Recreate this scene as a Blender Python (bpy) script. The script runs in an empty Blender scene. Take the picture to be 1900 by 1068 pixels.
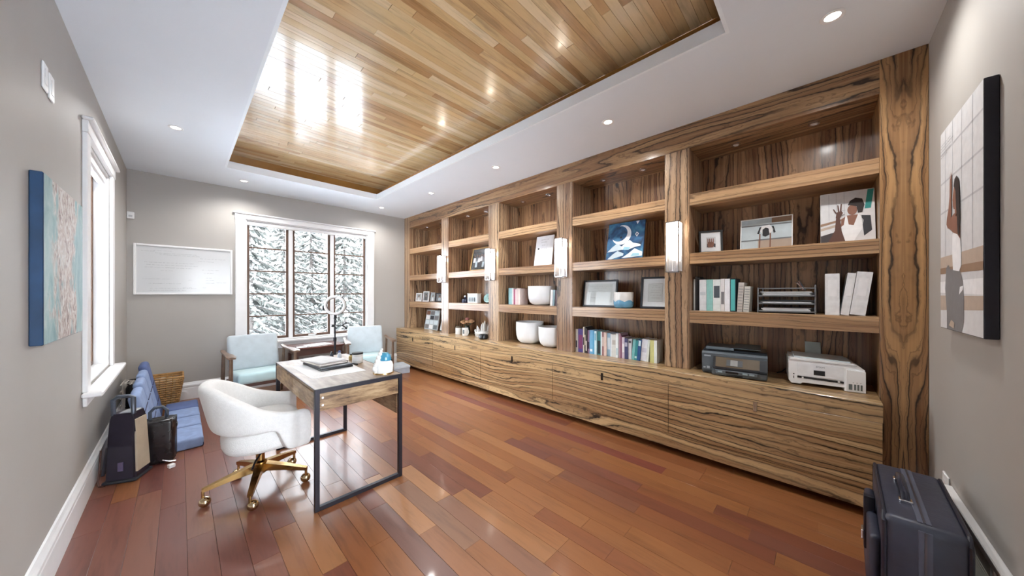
import bpy, bmesh, math, random
from mathutils import Vector, Matrix

random.seed(7)
SC = bpy.context.scene
COL = SC.collection
R = math.radians
PI = math.pi

# ------------------------------------------------------------------ camera
cam_d = bpy.data.cameras.new('camera')
cam = bpy.data.objects.new('camera', cam_d)
COL.objects.link(cam)
cam.location = (0, 0, 1.30)
cam.rotation_euler = (R(90), 0, -R(46.037))
cam_d.sensor_width = 36
cam_d.lens = 594.157 / 1900 * 36
cam_d.shift_y = (544.9 - 534) / 1900
cam_d.clip_start = 0.02
SC.camera = cam

# ------------------------------------------------------------------ world, light, exposure
WORLD = 11.0
DOWNLIGHT_W = 33.0
SCONCE_W = 1.3
w = bpy.data.worlds.new('overcast_sky')
SC.world = w
w.use_nodes = True
w.node_tree.nodes['Background'].inputs[0].default_value = (0.86, 0.93, 1.0, 1)
w.node_tree.nodes['Background'].inputs[1].default_value = WORLD
SC.view_settings.view_transform = 'Standard'
SC.view_settings.look = 'None'
SC.view_settings.gamma = 1
SC.view_settings.use_curve_mapping = False
SC.view_settings.exposure = 0.78

# room numbers (metres)
XL, XP, XC, XB = -0.419, 2.93, 2.77, 3.33      # left wall, bookcase face, cabinet face, bookcase back
YR, YB = -0.439, 5.637                         # right wall, window wall
ZC, ZW = 2.712, 2.92                           # ceiling, wood tray ceiling
TX0, TX1, TY0, TY1 = 0.363, 2.046, 0.372, 4.783  # tray opening
ZT = 0.672                                     # worktop
S1, S2, S3 = 2.125, 1.635, 1.161               # shelf tops

# ------------------------------------------------------------------ materials
def lin(c):
    return tuple(((v / 255) / 12.92 if v / 255 <= 0.04045 else ((v / 255 + 0.055) / 1.055) ** 2.4) for v in c)

MATS = {}
def newmat(name):
    m = bpy.data.materials.new(name)
    m.use_nodes = True
    nt = m.node_tree
    return m, nt, nt.nodes['Principled BSDF']

def nd(nt, typ, **kw):
    n = nt.nodes.new(typ)
    for k, v in kw.items():
        if k.startswith('i_'):
            n.inputs[int(k[2:])].default_value = v
        else:
            setattr(n, k, v)
    return n

def math_n(nt, op, a, b=None, c=None):
    n = nt.nodes.new('ShaderNodeMath')
    n.operation = op
    for i, v in enumerate((a, b, c)):
        if v is None: continue
        if isinstance(v, (int, float)): n.inputs[i].default_value = v
        else: nt.links.new(v, n.inputs[i])
    return n.outputs[0]

def mixc(nt, fac, a, b, blend='MIX'):
    n = nt.nodes.new('ShaderNodeMix')
    n.data_type = 'RGBA'
    n.blend_type = blend
    for i, v in ((0, fac), (6, a), (7, b)):
        if isinstance(v, (int, float)): n.inputs[i].default_value = v
        elif isinstance(v, tuple): n.inputs[i].default_value = (*v, 1) if len(v) == 3 else v
        else: nt.links.new(v, n.inputs[i])
    return n.outputs[2]

def ramp(nt, fac, stops):
    n = nt.nodes.new('ShaderNodeValToRGB')
    e = n.color_ramp.elements
    while len(e) < len(stops): e.new(0.5)
    for el, (p, c) in zip(e, stops):
        el.position = p
        el.color = (*c, 1) if len(c) == 3 else c
    nt.links.new(fac, n.inputs[0])
    return n.outputs[0]

def M(name, col=None, rough=0.5, metal=0.0, var=0.06, scale=18.0, coat=0.0, bump=0.0, emit=None, es=0.0, sheen=0.0, spec=0.5):
    """plain procedural material: colour with a fine noise variation"""
    if name in MATS: return MATS[name]
    m, nt, b = newmat(name)
    c = lin(col)
    tc = nd(nt, 'ShaderNodeTexCoord')
    no = nd(nt, 'ShaderNodeTexNoise')
    no.inputs['Scale'].default_value = scale
    no.inputs['Detail'].default_value = 3
    nt.links.new(tc.outputs['Object'], no.inputs['Vector'])
    lo = tuple(v * (1 - var) for v in c)
    hi = tuple(min(1, v * (1 + var)) for v in c)
    nt.links.new(ramp(nt, no.outputs['Fac'], [(0.3, lo), (0.7, hi)]), b.inputs['Base Color'])
    b.inputs['Roughness'].default_value = rough
    b.inputs['Metallic'].default_value = metal
    b.inputs['Coat Weight'].default_value = coat
    b.inputs['Coat Roughness'].default_value = 0.06
    b.inputs['Specular IOR Level'].default_value = spec
    if sheen: b.inputs['Sheen Weight'].default_value = sheen
    if emit:
        b.inputs['Emission Color'].default_value = (*lin(emit), 1)
        b.inputs['Emission Strength'].default_value = es
    if bump:
        bp = nd(nt, 'ShaderNodeBump')
        bp.inputs['Strength'].default_value = bump
        bp.inputs['Distance'].default_value = 0.01
        n2 = nd(nt, 'ShaderNodeTexNoise')
        n2.inputs['Scale'].default_value = scale * 4
        nt.links.new(tc.outputs['Object'], n2.inputs['Vector'])
        nt.links.new(n2.outputs['Fac'], bp.inputs['Height'])
        nt.links.new(bp.outputs[0], b.inputs['Normal'])
    MATS[name] = m
    return m

def figured_wood(name, grain, light, mid, dark, k_line=15.0, k_noise=5.5, stretch=0.22, rough=0.3, mirror=None, vein=0.95, off=0.0):
    """strongly veined veneer; grain = 'Y' or 'Z' (world axis the grain follows)"""
    m, nt, b = newmat(name)
    geo = nd(nt, 'ShaderNodeNewGeometry')
    sep = nd(nt, 'ShaderNodeSeparateXYZ')
    nt.links.new(geo.outputs['Position'], sep.inputs[0])
    x, y, z = sep.outputs
    if mirror is not None:
        y = math_n(nt, 'ABSOLUTE', math_n(nt, 'SUBTRACT', y, mirror))
    y = math_n(nt, 'ADD', y, off)
    g, p = (y, z) if grain == 'Y' else (z, y)
    perp = math_n(nt, 'ADD', p, math_n(nt, 'MULTIPLY', x, 0.8))
    gs = math_n(nt, 'MULTIPLY', g, stretch)
    comb = nd(nt, 'ShaderNodeCombineXYZ')
    nt.links.new(perp, comb.inputs[0]); nt.links.new(gs, comb.inputs[1]); nt.links.new(math_n(nt, 'MULTIPLY', x, 0.3), comb.inputs[2])
    n1 = nd(nt, 'ShaderNodeTexNoise')
    n1.inputs['Scale'].default_value = 3.2; n1.inputs['Detail'].default_value = 2.5; n1.inputs['Roughness'].default_value = 0.5
    n1.inputs['Distortion'].default_value = 0.5
    nt.links.new(comb.outputs[0], n1.inputs['Vector'])
    n2 = nd(nt, 'ShaderNodeTexNoise')
    n2.inputs['Scale'].default_value = 9.0; n2.inputs['Detail'].default_value = 3.0
    nt.links.new(comb.outputs[0], n2.inputs['Vector'])
    t = math_n(nt, 'ADD', math_n(nt, 'MULTIPLY', perp, k_line), math_n(nt, 'MULTIPLY', n1.outputs['Fac'], k_noise * 2))
    t = math_n(nt, 'ADD', t, math_n(nt, 'MULTIPLY', n2.outputs['Fac'], 1.3))
    comb3 = nd(nt, 'ShaderNodeCombineXYZ')
    nt.links.new(perp, comb3.inputs[0]); nt.links.new(math_n(nt, 'MULTIPLY', g, 0.5), comb3.inputs[1])
    n5 = nd(nt, 'ShaderNodeTexNoise')
    n5.inputs['Scale'].default_value = 26.0; n5.inputs['Detail'].default_value = 3.0
    nt.links.new(comb3.outputs[0], n5.inputs['Vector'])
    t = math_n(nt, 'ADD', t, math_n(nt, 'MULTIPLY', n5.outputs['Fac'], 0.45))
    fr = math_n(nt, 'FRACT', t)
    lineA = ramp(nt, fr, [(0.0, (1, 1, 1)), (0.08, (0.95,) * 3), (0.16, (0.3,) * 3), (0.4, (0.02,) * 3), (0.75, (0.06,) * 3), (0.94, (0.35,) * 3), (1.0, (1, 1, 1))])
    fr2 = math_n(nt, 'FRACT', math_n(nt, 'ADD', math_n(nt, 'MULTIPLY', t, 1.6), math_n(nt, 'MULTIPLY', n5.outputs['Fac'], 0.8)))
    lineB = ramp(nt, fr2, [(0.0, (0.5,) * 3), (0.08, (0.3,) * 3), (0.16, (0, 0, 0)), (0.9, (0, 0, 0)), (1.0, (0.5,) * 3)])
    wn = nd(nt, 'ShaderNodeTexWhiteNoise', noise_dimensions='1D')
    nt.links.new(math_n(nt, 'FLOOR', t), wn.inputs['W'])
    n6 = nd(nt, 'ShaderNodeTexNoise')
    n6.inputs['Scale'].default_value = 4.5; n6.inputs['Detail'].default_value = 3.0
    nt.links.new(comb3.outputs[0], n6.inputs['Vector'])
    str_ = ramp(nt, n6.outputs['Fac'], [(0.36, (0.55,) * 3), (0.52, (1, 1, 1))])
    line = math_n(nt, 'MAXIMUM', math_n(nt, 'MULTIPLY', lineA, str_), lineB)
    # fibre noise
    comb2 = nd(nt, 'ShaderNodeCombineXYZ')
    nt.links.new(perp, comb2.inputs[0]); nt.links.new(math_n(nt, 'MULTIPLY', g, 0.03), comb2.inputs[1])
    n3 = nd(nt, 'ShaderNodeTexNoise')
    n3.inputs['Scale'].default_value = 75.0; n3.inputs['Detail'].default_value = 2.0
    nt.links.new(comb2.outputs[0], n3.inputs['Vector'])
    n4 = nd(nt, 'ShaderNodeTexNoise')
    n4.inputs['Scale'].default_value = 5.0; n4.inputs['Detail'].default_value = 1.0
    nt.links.new(comb.outputs[0], n4.inputs['Vector'])
    tone = math_n(nt, 'ADD', math_n(nt, 'MULTIPLY', n3.outputs['Fac'], 0.4), math_n(nt, 'ADD', math_n(nt, 'MULTIPLY', n4.outputs['Fac'], 0.35), math_n(nt, 'MULTIPLY', wn.outputs['Value'], 0.3)))
    base = ramp(nt, tone, [(0.36, lin(mid)), (0.68, lin(light))])
    sw = ramp(nt, n4.outputs['Fac'], [(0.3, (0.45,) * 3), (0.5, (1, 1, 1))])
    fac = math_n(nt, 'MULTIPLY', math_n(nt, 'MULTIPLY', line, sw), vein)
    nt.links.new(mixc(nt, fac, base, lin(dark)), b.inputs['Base Color'])
    b.inputs['Roughness'].default_value = rough
    b.inputs['Coat Weight'].default_value = 0.25
    b.inputs['Coat Roughness'].default_value = 0.12
    MATS[name] = m
    return m

def plank_wood(name, axis, rough, coat, streak=0.5, seed_shift=13.0):
    """boards whose tone comes from each board's own object colour, with grain along its length"""
    m, nt, b = newmat(name)
    oi = nd(nt, 'ShaderNodeObjectInfo')
    geo = nd(nt, 'ShaderNodeNewGeometry')
    sep = nd(nt, 'ShaderNodeSeparateXYZ')
    nt.links.new(geo.outputs['Position'], sep.inputs[0])
    x, y, z = sep.outputs
    g, p = (x, y) if axis == 'X' else (y, x)
    rnd = math_n(nt, 'MULTIPLY', oi.outputs['Random'], seed_shift)
    comb = nd(nt, 'ShaderNodeCombineXYZ')
    nt.links.new(math_n(nt, 'ADD', p, rnd), comb.inputs[0])
    nt.links.new(math_n(nt, 'MULTIPLY', g, 0.1), comb.inputs[1])
    nt.links.new(rnd, comb.inputs[2])
    n1 = nd(nt, 'ShaderNodeTexNoise')
    n1.inputs['Scale'].default_value = 14; n1.inputs['Detail'].default_value = 4; n1.inputs['Distortion'].default_value = 0.9
    nt.links.new(comb.outputs[0], n1.inputs['Vector'])
    n2 = nd(nt, 'ShaderNodeTexNoise')
    n2.inputs['Scale'].default_value = 90; n2.inputs['Detail'].default_value = 2
    nt.links.new(comb.outputs[0], n2.inputs['Vector'])
    f = math_n(nt, 'ADD', math_n(nt, 'MULTIPLY', n1.outputs['Fac'], 0.7), math_n(nt, 'MULTIPLY', n2.outputs['Fac'], 0.3))
    sh = ramp(nt, f, [(0.3, (1 - streak,) * 3), (0.5, (1, 1, 1)), (0.72, (1 + 0.25 * streak,) * 3)])
    nt.links.new(mixc(nt, 1.0, oi.outputs['Color'], sh, 'MULTIPLY'), b.inputs['Base Color'])
    b.inputs['Roughness'].default_value = rough
    b.inputs['Coat Weight'].default_value = coat
    b.inputs['Coat Roughness'].default_value = 0.07
    bp = nd(nt, 'ShaderNodeBump')
    bp.inputs['Strength'].default_value = 0.02; bp.inputs['Distance'].default_value = 0.002
    nt.links.new(n1.outputs['Fac'], bp.inputs['Height'])
    nt.links.new(bp.outputs[0], b.inputs['Normal'])
    MATS[name] = m
    return m

def glass_mat(name, tint=(1, 1, 1), refl=0.9, rough=0.02):
    m, nt, b = newmat(name)
    out = nt.nodes['Material Output']
    tr = nd(nt, 'ShaderNodeBsdfTransparent'); tr.inputs[0].default_value = (*tint, 1)
    gl = nd(nt, 'ShaderNodeBsdfGlossy'); gl.inputs['Roughness'].default_value = rough
    fr = nd(nt, 'ShaderNodeFresnel'); fr.inputs[0].default_value = 1.45
    mx = nd(nt, 'ShaderNodeMixShader')
    nt.links.new(math_n(nt, 'MULTIPLY', fr.outputs[0], refl), mx.inputs[0])
    nt.links.new(tr.outputs[0], mx.inputs[1]); nt.links.new(gl.outputs[0], mx.inputs[2])
    nt.links.new(mx.outputs[0], out.inputs['Surface'])
    nt.nodes.remove(b)
    MATS[name] = m
    return m

LT, MD, DK = (200, 164, 120), (144, 105, 72), (34, 22, 18)
figured_wood('veneer_along', 'Y', LT, MD, DK, k_line=19, k_noise=4.5, stretch=0.11)
figured_wood('veneer_front', 'Y', (212, 180, 134), (160, 123, 84), (28, 20, 16), k_line=25, k_noise=4.6, stretch=0.11, vein=1.0, off=3.3)
figured_wood('veneer_up', 'Z', (194, 162, 128), (140, 106, 80), DK, k_line=27, k_noise=4.0, stretch=0.08)
figured_wood('veneer_back', 'Z', (190, 148, 108), (130, 90, 64), DK, k_line=23, k_noise=5.0, stretch=0.11, off=1.7)
figured_wood('veneer_bookmatched', 'Z', (192, 150, 102), (128, 88, 56), (32, 21, 16), k_line=20, k_noise=7.0, stretch=0.16, mirror=-0.347)
figured_wood('veneer_shelf', 'Y', (198, 162, 122), (150, 112, 80), DK, k_line=36, k_noise=5.0, stretch=0.06, vein=0.7, off=0.9)
plank_wood('floor_wood', 'Y', 0.34, 0.12, 0.3)
plank_wood('ceiling_wood', 'X', 0.17, 0.45, 0.36)
def frosted(name):
    m, nt, b = newmat(name)
    out = nt.nodes['Material Output']
    tr = nd(nt, 'ShaderNodeBsdfTransparent'); tl = nd(nt, 'ShaderNodeBsdfTranslucent'); df = nd(nt, 'ShaderNodeBsdfDiffuse')
    tl.inputs[0].default_value = (0.95, 0.95, 0.95, 1); df.inputs[0].default_value = (0.85, 0.86, 0.87, 1)
    geo = nd(nt, 'ShaderNodeNewGeometry'); sep = nd(nt, 'ShaderNodeSeparateXYZ'); nt.links.new(geo.outputs['Position'], sep.inputs[0])
    rib = math_n(nt, 'SINE', math_n(nt, 'MULTIPLY', math_n(nt, 'ADD', sep.outputs[0], sep.outputs[1]), 700.0))
    f = math_n(nt, 'ADD', 0.15, math_n(nt, 'MULTIPLY', rib, 0.1))
    a = nd(nt, 'ShaderNodeMixShader'); a.inputs[0].default_value = 0.5; nt.links.new(tl.outputs[0], a.inputs[1]); nt.links.new(df.outputs[0], a.inputs[2])
    c = nd(nt, 'ShaderNodeMixShader'); nt.links.new(f, c.inputs[0]); nt.links.new(tr.outputs[0], c.inputs[1]); nt.links.new(a.outputs[0], c.inputs[2])
    nt.links.new(c.outputs[0], out.inputs['Surface']); nt.nodes.remove(b); MATS[name] = m
frosted('frosted_glass')
glass_mat('window_glass')
glass_mat('clear_glass', (0.97, 0.98, 0.98))
glass_mat('picture_glass', (0.99, 0.99, 0.99), 0.25)

M('wall_paint', (171, 167, 162), 0.55, var=0.02, scale=3)
M('ceiling_paint', (230, 236, 243), 0.6, var=0.012, scale=2)
M('trim_white', (235, 235, 236), 0.35, var=0.015)
M('sash_brown', (96, 72, 58), 0.45, var=0.1)
M('black_metal', (38, 38, 44), 0.35, 0.6)
M('chrome', (215, 215, 220), 0.22, 1.0, var=0.02)
M('brass', (196, 160, 104), 0.24, 1.0, var=0.04)
M('white_plastic', (236, 237, 238), 0.32, var=0.02)
M('paper', (238, 240, 242), 0.7, var=0.02)
M('black_plastic', (26, 27, 31), 0.32, var=0.1)
M('black_matte', (22, 22, 25), 0.6, var=0.1)

# ------------------------------------------------------------------ geometry helpers
class G:
    def __init__(s): s.bm = bmesh.new()
    def box(s, lo, hi, bev=0.0, seg=1, m=None):
        c = [(a + b) / 2 for a, b in zip(lo, hi)]
        d = [abs(b - a) for a, b in zip(lo, hi)]
        mat = Matrix.Translation(c) @ Matrix.Diagonal((*d, 1))
        t = bmesh.new()
        bmesh.ops.create_cube(t, size=1, matrix=mat)
        if bev > 0:
            bmesh.ops.bevel(t, geom=t.edges[:], offset=min(bev, min(d) * 0.49), segments=seg, affect='EDGES', profile=0.5)
        return s.merge(t, m)
    def merge(s, t, m=None):
        if m is not None: bmesh.ops.transform(t, matrix=m, verts=t.verts[:])
        me = bpy.data.meshes.new('tmp'); t.to_mesh(me); t.free()
        s.bm.from_mesh(me); bpy.data.meshes.remove(me)
        return s
    def cyl(s, p0, p1, r0, r1=None, n=16):
        r1 = r0 if r1 is None else r1
        p0, p1 = Vector(p0), Vector(p1)
        d = p1 - p0
        q = d.to_track_quat('Z', 'Y').to_matrix()
        rings = []
        for p, r in ((p0, r0), (p1, r1)):
            rings.append([s.bm.verts.new(p + q @ Vector((r * math.cos(2 * PI * i / n), r * math.sin(2 * PI * i / n), 0))) for i in range(n)])
        for i in range(n):
            j = (i + 1) % n
            s.bm.faces.new((rings[0][i], rings[0][j], rings[1][j], rings[1][i]))
        s.bm.faces.new(rings[0][::-1]); s.bm.faces.new(rings[1])
        return s
    def lathe(s, prof, c=(0, 0, 0), n=28, sx=1, sy=1):
        rings = []
        for r, z in prof:
            if r < 1e-5: rings.append([s.bm.verts.new((c[0], c[1], c[2] + z))])
            else: rings.append([s.bm.verts.new((c[0] + sx * r * math.cos(2 * PI * i / n), c[1] + sy * r * math.sin(2 * PI * i / n), c[2] + z)) for i in range(n)])
        for a, b in zip(rings, rings[1:]):
            if len(a) == 1 and len(b) == 1: continue
            for i in range(n):
                j = (i + 1) % n
                if len(a) == 1: s.bm.faces.new((a[0], b[j], b[i]))
                elif len(b) == 1: s.bm.faces.new((a[i], a[j], b[0]))
                else: s.bm.faces.new((a[i], a[j], b[j], b[i]))
        return s
    def tube(s, pts, r, n=8, closed=False):
        pts = [Vector(p) for p in pts]
        rings = []
        N = len(pts)
        up = None
        for i, p in enumerate(pts):
            a = pts[i - 1] if (i > 0 or closed) else p
            b = pts[(i + 1) % N] if (i < N - 1 or closed) else p
            d = (b - a).normalized()
            if up is None:
                up = d.orthogonal().normalized()
            up = (up - d * up.dot(d))
            up = up.normalized() if up.length > 1e-6 else d.orthogonal().normalized()
            sd = d.cross(up)
            rr = r[i] if isinstance(r, (list, tuple)) else r
            rings.append([s.bm.verts.new(p + rr * (up * math.cos(2 * PI * k / n) + sd * math.sin(2 * PI * k / n))) for k in range(n)])
        rng = range(N) if closed else range(N - 1)
        for i in rng:
            a, b = rings[i], rings[(i + 1) % N]
            for k in range(n):
                j = (k + 1) % n
                s.bm.faces.new((a[k], a[j], b[j], b[k]))
        if not closed:
            s.bm.faces.new(rings[0][::-1]); s.bm.faces.new(rings[-1])
        return s
    def prism(s, pts, vec):
        a = [s.bm.verts.new(p) for p in pts]
        b = [s.bm.verts.new(Vector(p) + Vector(vec)) for p in pts]
        n = len(a)
        s.bm.faces.new(a[::-1]); s.bm.faces.new(b)
        for i in range(n):
            j = (i + 1) % n
            s.bm.faces.new((a[i], a[j], b[j], b[i]))
        return s
    def poly(s, pts):
        s.bm.faces.new([s.bm.verts.new(p) for p in pts]); return s
    def ball(s, c, r, sc=(1, 1, 1), u=16, v=10):
        t = bmesh.new()
        bmesh.ops.create_uvsphere(t, u_segments=u, v_segments=v, radius=r)
        return s.merge(t, Matrix.Translation(c) @ Matrix.Diagonal((*sc, 1)))
    def grid(s, f, nu, nv, closed_u=False):
        vs = [[s.bm.verts.new(f(i / (nu if closed_u else nu - 1), j / (nv - 1))) for j in range(nv)] for i in range(nu)]
        for i in range(nu if closed_u else nu - 1):
            for j in range(nv - 1):
                k = (i + 1) % nu
                s.bm.faces.new((vs[i][j], vs[k][j], vs[k][j + 1], vs[i][j + 1]))
        return s
    def mesh(s, name, mat, smooth=False, angle=35):
        bmesh.ops.recalc_face_normals(s.bm, faces=s.bm.faces[:])
        me = bpy.data.meshes.new(name)
        s.bm.to_mesh(me); s.bm.free()
        if mat is not None: me.materials.append(MATS[mat] if isinstance(mat, str) else mat)
        if smooth:
            for p in me.polygons: p.use_smooth = True
            me.set_sharp_from_angle(angle=R(angle))
        return me
    def obj(s, name, mat, parent=None, smooth=False, loc=None, rot=None, angle=35, label=None):
        o = bpy.data.objects.new(name, s.mesh(name, mat, smooth, angle))
        COL.objects.link(o)
        if parent: o.parent = parent
        if loc: o.location = loc
        if rot: o.rotation_euler = rot
        if label: o['label'] = label
        return o

def tag(o, label, cat, group=None):
    o['label'] = label; o['category'] = cat
    if group: o['group'] = group
    return o

def struct(o):
    o['kind'] = 'structure'; return o

def thing(name, label, cat, loc=(0, 0, 0), rz=0.0, group=None, rx=0.0, ry=0.0):
    o = bpy.data.objects.new(name, None)
    COL.objects.link(o)
    o.empty_display_size = 0.05
    o.location = loc; o.rotation_euler = (rx, ry, rz)
    return tag(o, label, cat, group)

def text_mesh(name, s, size, mat, parent, loc, rot, depth=0.0004, align='CENTER'):
    cu = bpy.data.curves.new(name, 'FONT')
    cu.body = s; cu.size = size; cu.align_x = align; cu.align_y = 'CENTER'; cu.extrude = depth
    t = bpy.data.objects.new('tmp_text', cu)
    COL.objects.link(t)
    bpy.context.view_layer.update()
    me = bpy.data.meshes.new_from_object(t.evaluated_get(bpy.context.evaluated_depsgraph_get()))
    bpy.data.objects.remove(t)
    me.materials.append(MATS[mat])
    o = bpy.data.objects.new(name, me)
    COL.objects.link(o)
    o.parent = parent; o.location = loc; o.rotation_euler = rot
    return o

def scribble(g, u0, u1, v, h, toP, dens=1.0, wgt=0.18, rnd=random):
    """a line of hand-writing-like strokes between u0 and u1 at height v (flat ink)"""
    u = u0
    while u < u1:
        wl = rnd.uniform(1.5, 4.5) * h
        n = max(2, int(wl / (h * 0.55)))
        for k in range(n):
            a = u + wl * k / n
            hh = h * rnd.uniform(0.5, 1.0)
            sl = rnd.uniform(-0.25, 0.35) * h
            tw = h * wgt
            g.poly([toP(a, v), toP(a + tw, v), toP(a + tw + sl, v + hh), toP(a + sl, v + hh)])
            if rnd.random() < 0.6:
                vv = v + hh * rnd.uniform(0, 0.9)
                g.poly([toP(a, vv), toP(a + h * 0.5, vv), toP(a + h * 0.5, vv + tw), toP(a, vv + tw)])
        u += wl + h * rnd.uniform(0.5, 1.2) / dens
    return g

# ------------------------------------------------------------------ STRUCTURE: floor
FW = 0.1085
fx0 = 2.521 - 28 * FW
g = G().box((XL - 0.15, YR - 0.15, -0.12), (XB + 0.15, YB + 0.15, -0.016))
floor = struct(g.obj('floor', M('subfloor', (70, 45, 30), 0.8)))
def plank_mesh(L, W, T, ax):
    g = G()
    a, b = (L, W) if ax == 'X' else (W, L)
    e = 0.0007
    bv = 0.0004
    lo, hi = (-a / 2 + e, -b / 2 + e), (a / 2 - e, b / 2 - e)
    if ax == 'X':   # ceiling boards show their underside
        zt, zb = 0, T
    else:
        zt, zb = T, 0
    s = -1 if ax == 'X' else 1
    v = [(lo[0], lo[1]), (hi[0], lo[1]), (hi[0], hi[1]), (lo[0], hi[1])]
    vi = [(lo[0] + bv, lo[1] + bv), (hi[0] - bv, lo[1] + bv), (hi[0] - bv, hi[1] - bv), (lo[0] + bv, hi[1] - bv)]
    A = [g.bm.verts.new((p[0], p[1], zb)) for p in v]
    Bv = [g.bm.verts.new((p[0], p[1], zt - s * bv * 0.6)) for p in v]
    Cc = [g.bm.verts.new((p[0], p[1], zt)) for p in vi]
    for i in range(4):
        j = (i + 1) % 4
        g.bm.faces.new((A[i], A[j], Bv[j], Bv[i])); g.bm.faces.new((Bv[i], Bv[j], Cc[j], Cc[i]))
    g.bm.faces.new(Cc)
    return g.mesh('plank', 'floor_wood' if ax == 'Y' else 'ceiling_wood')
rng = random.Random(11)
FT = [(138, 87, 52), (141, 90, 54), (146, 95, 58), (133, 82, 50), (139, 88, 52), (143, 92, 54), (130, 78, 49), (116, 66, 48), (152, 103, 65), (136, 85, 51), (139, 88, 53), (142, 91, 56)]
FR = [(112, 66, 56), (120, 71, 58), (108, 62, 54), (126, 77, 62), (116, 68, 57), (130, 82, 64)]  # redder, darker set: dimmer light by the left wall put into plank colour
# boards read off the photograph: row start x -> [(y0, y1, colour)]
fixed = {2.415: [(0.827, 3.6, (118, 60, 50))], 1.8355: [(0.80, 1.36, (120, 74, 56))], 0.99: [(1.30, 2.07, (132, 94, 72))],
         2.0895: [(-0.4, 0.277, (114, 68, 54))], 1.1: [(0.9, 1.725, (130, 90, 70)), (1.73, 2.25, (162, 114, 76))], 0.88: [(1.556, 2.3, (164, 114, 74))], 0.77: [(0.6, 1.95, (112, 76, 66))]}
mesh_cache = {}
def put_plank(cx, cy, L, W, T, ax, z, col, parent):
    key = (round(L, 2), round(W, 3), ax)
    if key not in mesh_cache: mesh_cache[key] = plank_mesh(key[0], W, T, ax)
    o = bpy.data.objects.new('plank', mesh_cache[key])
    COL.objects.link(o)
    o.parent = parent
    o.location = (cx, cy, z)
    o.color = (*lin(col), 1)
    return o
row = 0
x = fx0
while x < XB:
    xa, xb = max(x, XL - 0.0), min(x + FW, XB)
    if xb - xa > 0.015 and xb > XL:
        segs = []
        fx = [v for k, v in fixed.items() if abs(k - x) < 0.04]
        fx = sorted(fx[0]) if fx else []
        y = YR
        while y < YB - 0.001:
            nxt = [f for f in fx if f[0] >= y - 1e-3]
            if nxt and abs(nxt[0][0] - y) < 0.02:
                segs.append((y, nxt[0][1], nxt[0][2])); y = nxt[0][1]; continue
            lim = nxt[0][0] if nxt else YB
            L = rng.choice((0.45, 0.6, 0.75, 0.9, 1.05, 1.2, 1.4))
            y2 = y + L
            if y2 > lim - 0.3: y2 = lim
            pal = FR if (xa < 0.35 and rng.random() < 0.85) or rng.random() < 0.08 else FT  # rows by the left wall mostly take the tones with painted-in dimness
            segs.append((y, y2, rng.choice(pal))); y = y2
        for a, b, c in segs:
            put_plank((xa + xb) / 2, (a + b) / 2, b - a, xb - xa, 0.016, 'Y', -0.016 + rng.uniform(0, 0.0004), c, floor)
    x += FW
    row += 1

# ------------------------------------------------------------------ STRUCTURE: ceiling with a tray
g = G()
X0, X1, Y0, Y1 = XL - 0.15, XB + 0.15, YR - 0.15, YB + 0.15
e = 0.018
for lo, hi in (((X0, Y0), (TX0 - e, Y1)), ((TX1 + e, Y0), (X1, Y1)), ((TX0 - e, Y0), (TX1 + e, TY0 - e)), ((TX0 - e, TY1 + e), (TX1 + e, Y1))):
    g.box((lo[0], lo[1], ZC), (hi[0], hi[1], ZC + 0.03))
ceiling = struct(g.obj('ceiling', 'ceiling_paint'))
LZ = 2.791
g = G()
g.box((TX0 - e, TY0 - e, ZC), (TX0, TY1 + e, LZ)); g.box((TX1, TY0 - e, ZC), (TX1 + e, TY1 + e, LZ))
g.box((TX0, TY0 - e, ZC), (TX1, TY0, LZ)); g.box((TX0, TY1, ZC), (TX1, TY1 + e, LZ))
g.obj('tray_lip', M('lip_paint', (238, 244, 250), 0.45, var=0.01), ceiling)
CD = 0.14
cx0, cx1, cy0, cy1 = TX0 - CD, TX1 + CD, TY0 - CD, TY1 + CD
g = G()
g.box((cx0 - 0.02, cy0 - 0.02, ZC + 0.03), (cx0, cy1 + 0.02, ZW)); g.box((cx1, cy0 - 0.02, ZC + 0.03), (cx1 + 0.02, cy1 + 0.02, ZW))
g.box((cx0, cy0 - 0.02, ZC + 0.03), (cx1, cy0, ZW)); g.box((cx0, cy1, ZC + 0.03), (cx1, cy1 + 0.02, ZW))
g.obj('cove_board', M('cove_wood', (168, 120, 58), 0.35, var=0.15, scale=6), ceiling)
g = G().box((cx0 - 0.05, cy0 - 0.05, ZW + 0.014), (cx1 + 0.05, cy1 + 0.05, ZW + 0.05))
g.obj('tray_deck', 'subfloor', ceiling)
rng = random.Random(5)
CT = [(216, 186, 140), (222, 194, 150), (212, 178, 130), (218, 188, 142), (228, 204, 164), (206, 170, 122), (220, 192, 146), (214, 182, 134), (184, 144, 98), (226, 200, 158), (216, 186, 138), (196, 158, 112)]
CW = 0.0575
y = cy0
while y < cy1 - 0.01:
    yb = min(y + CW, cy1)
    xx = cx0
    first = True
    while xx < cx1 - 0.001:
        L = rng.choice((0.6, 0.8, 1.0, 1.2, 1.4)) * (rng.uniform(0.4, 1) if first else 1)
        first = False
        x2 = xx + L
        if x2 > cx1 - 0.3: x2 = cx1
        put_plank((xx + x2) / 2, (y + yb) / 2, x2 - xx, yb - y, 0.014, 'X', ZW + rng.uniform(0, 0.0005), rng.choice(CT), ceiling)
        xx = x2
    y = yb

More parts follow.
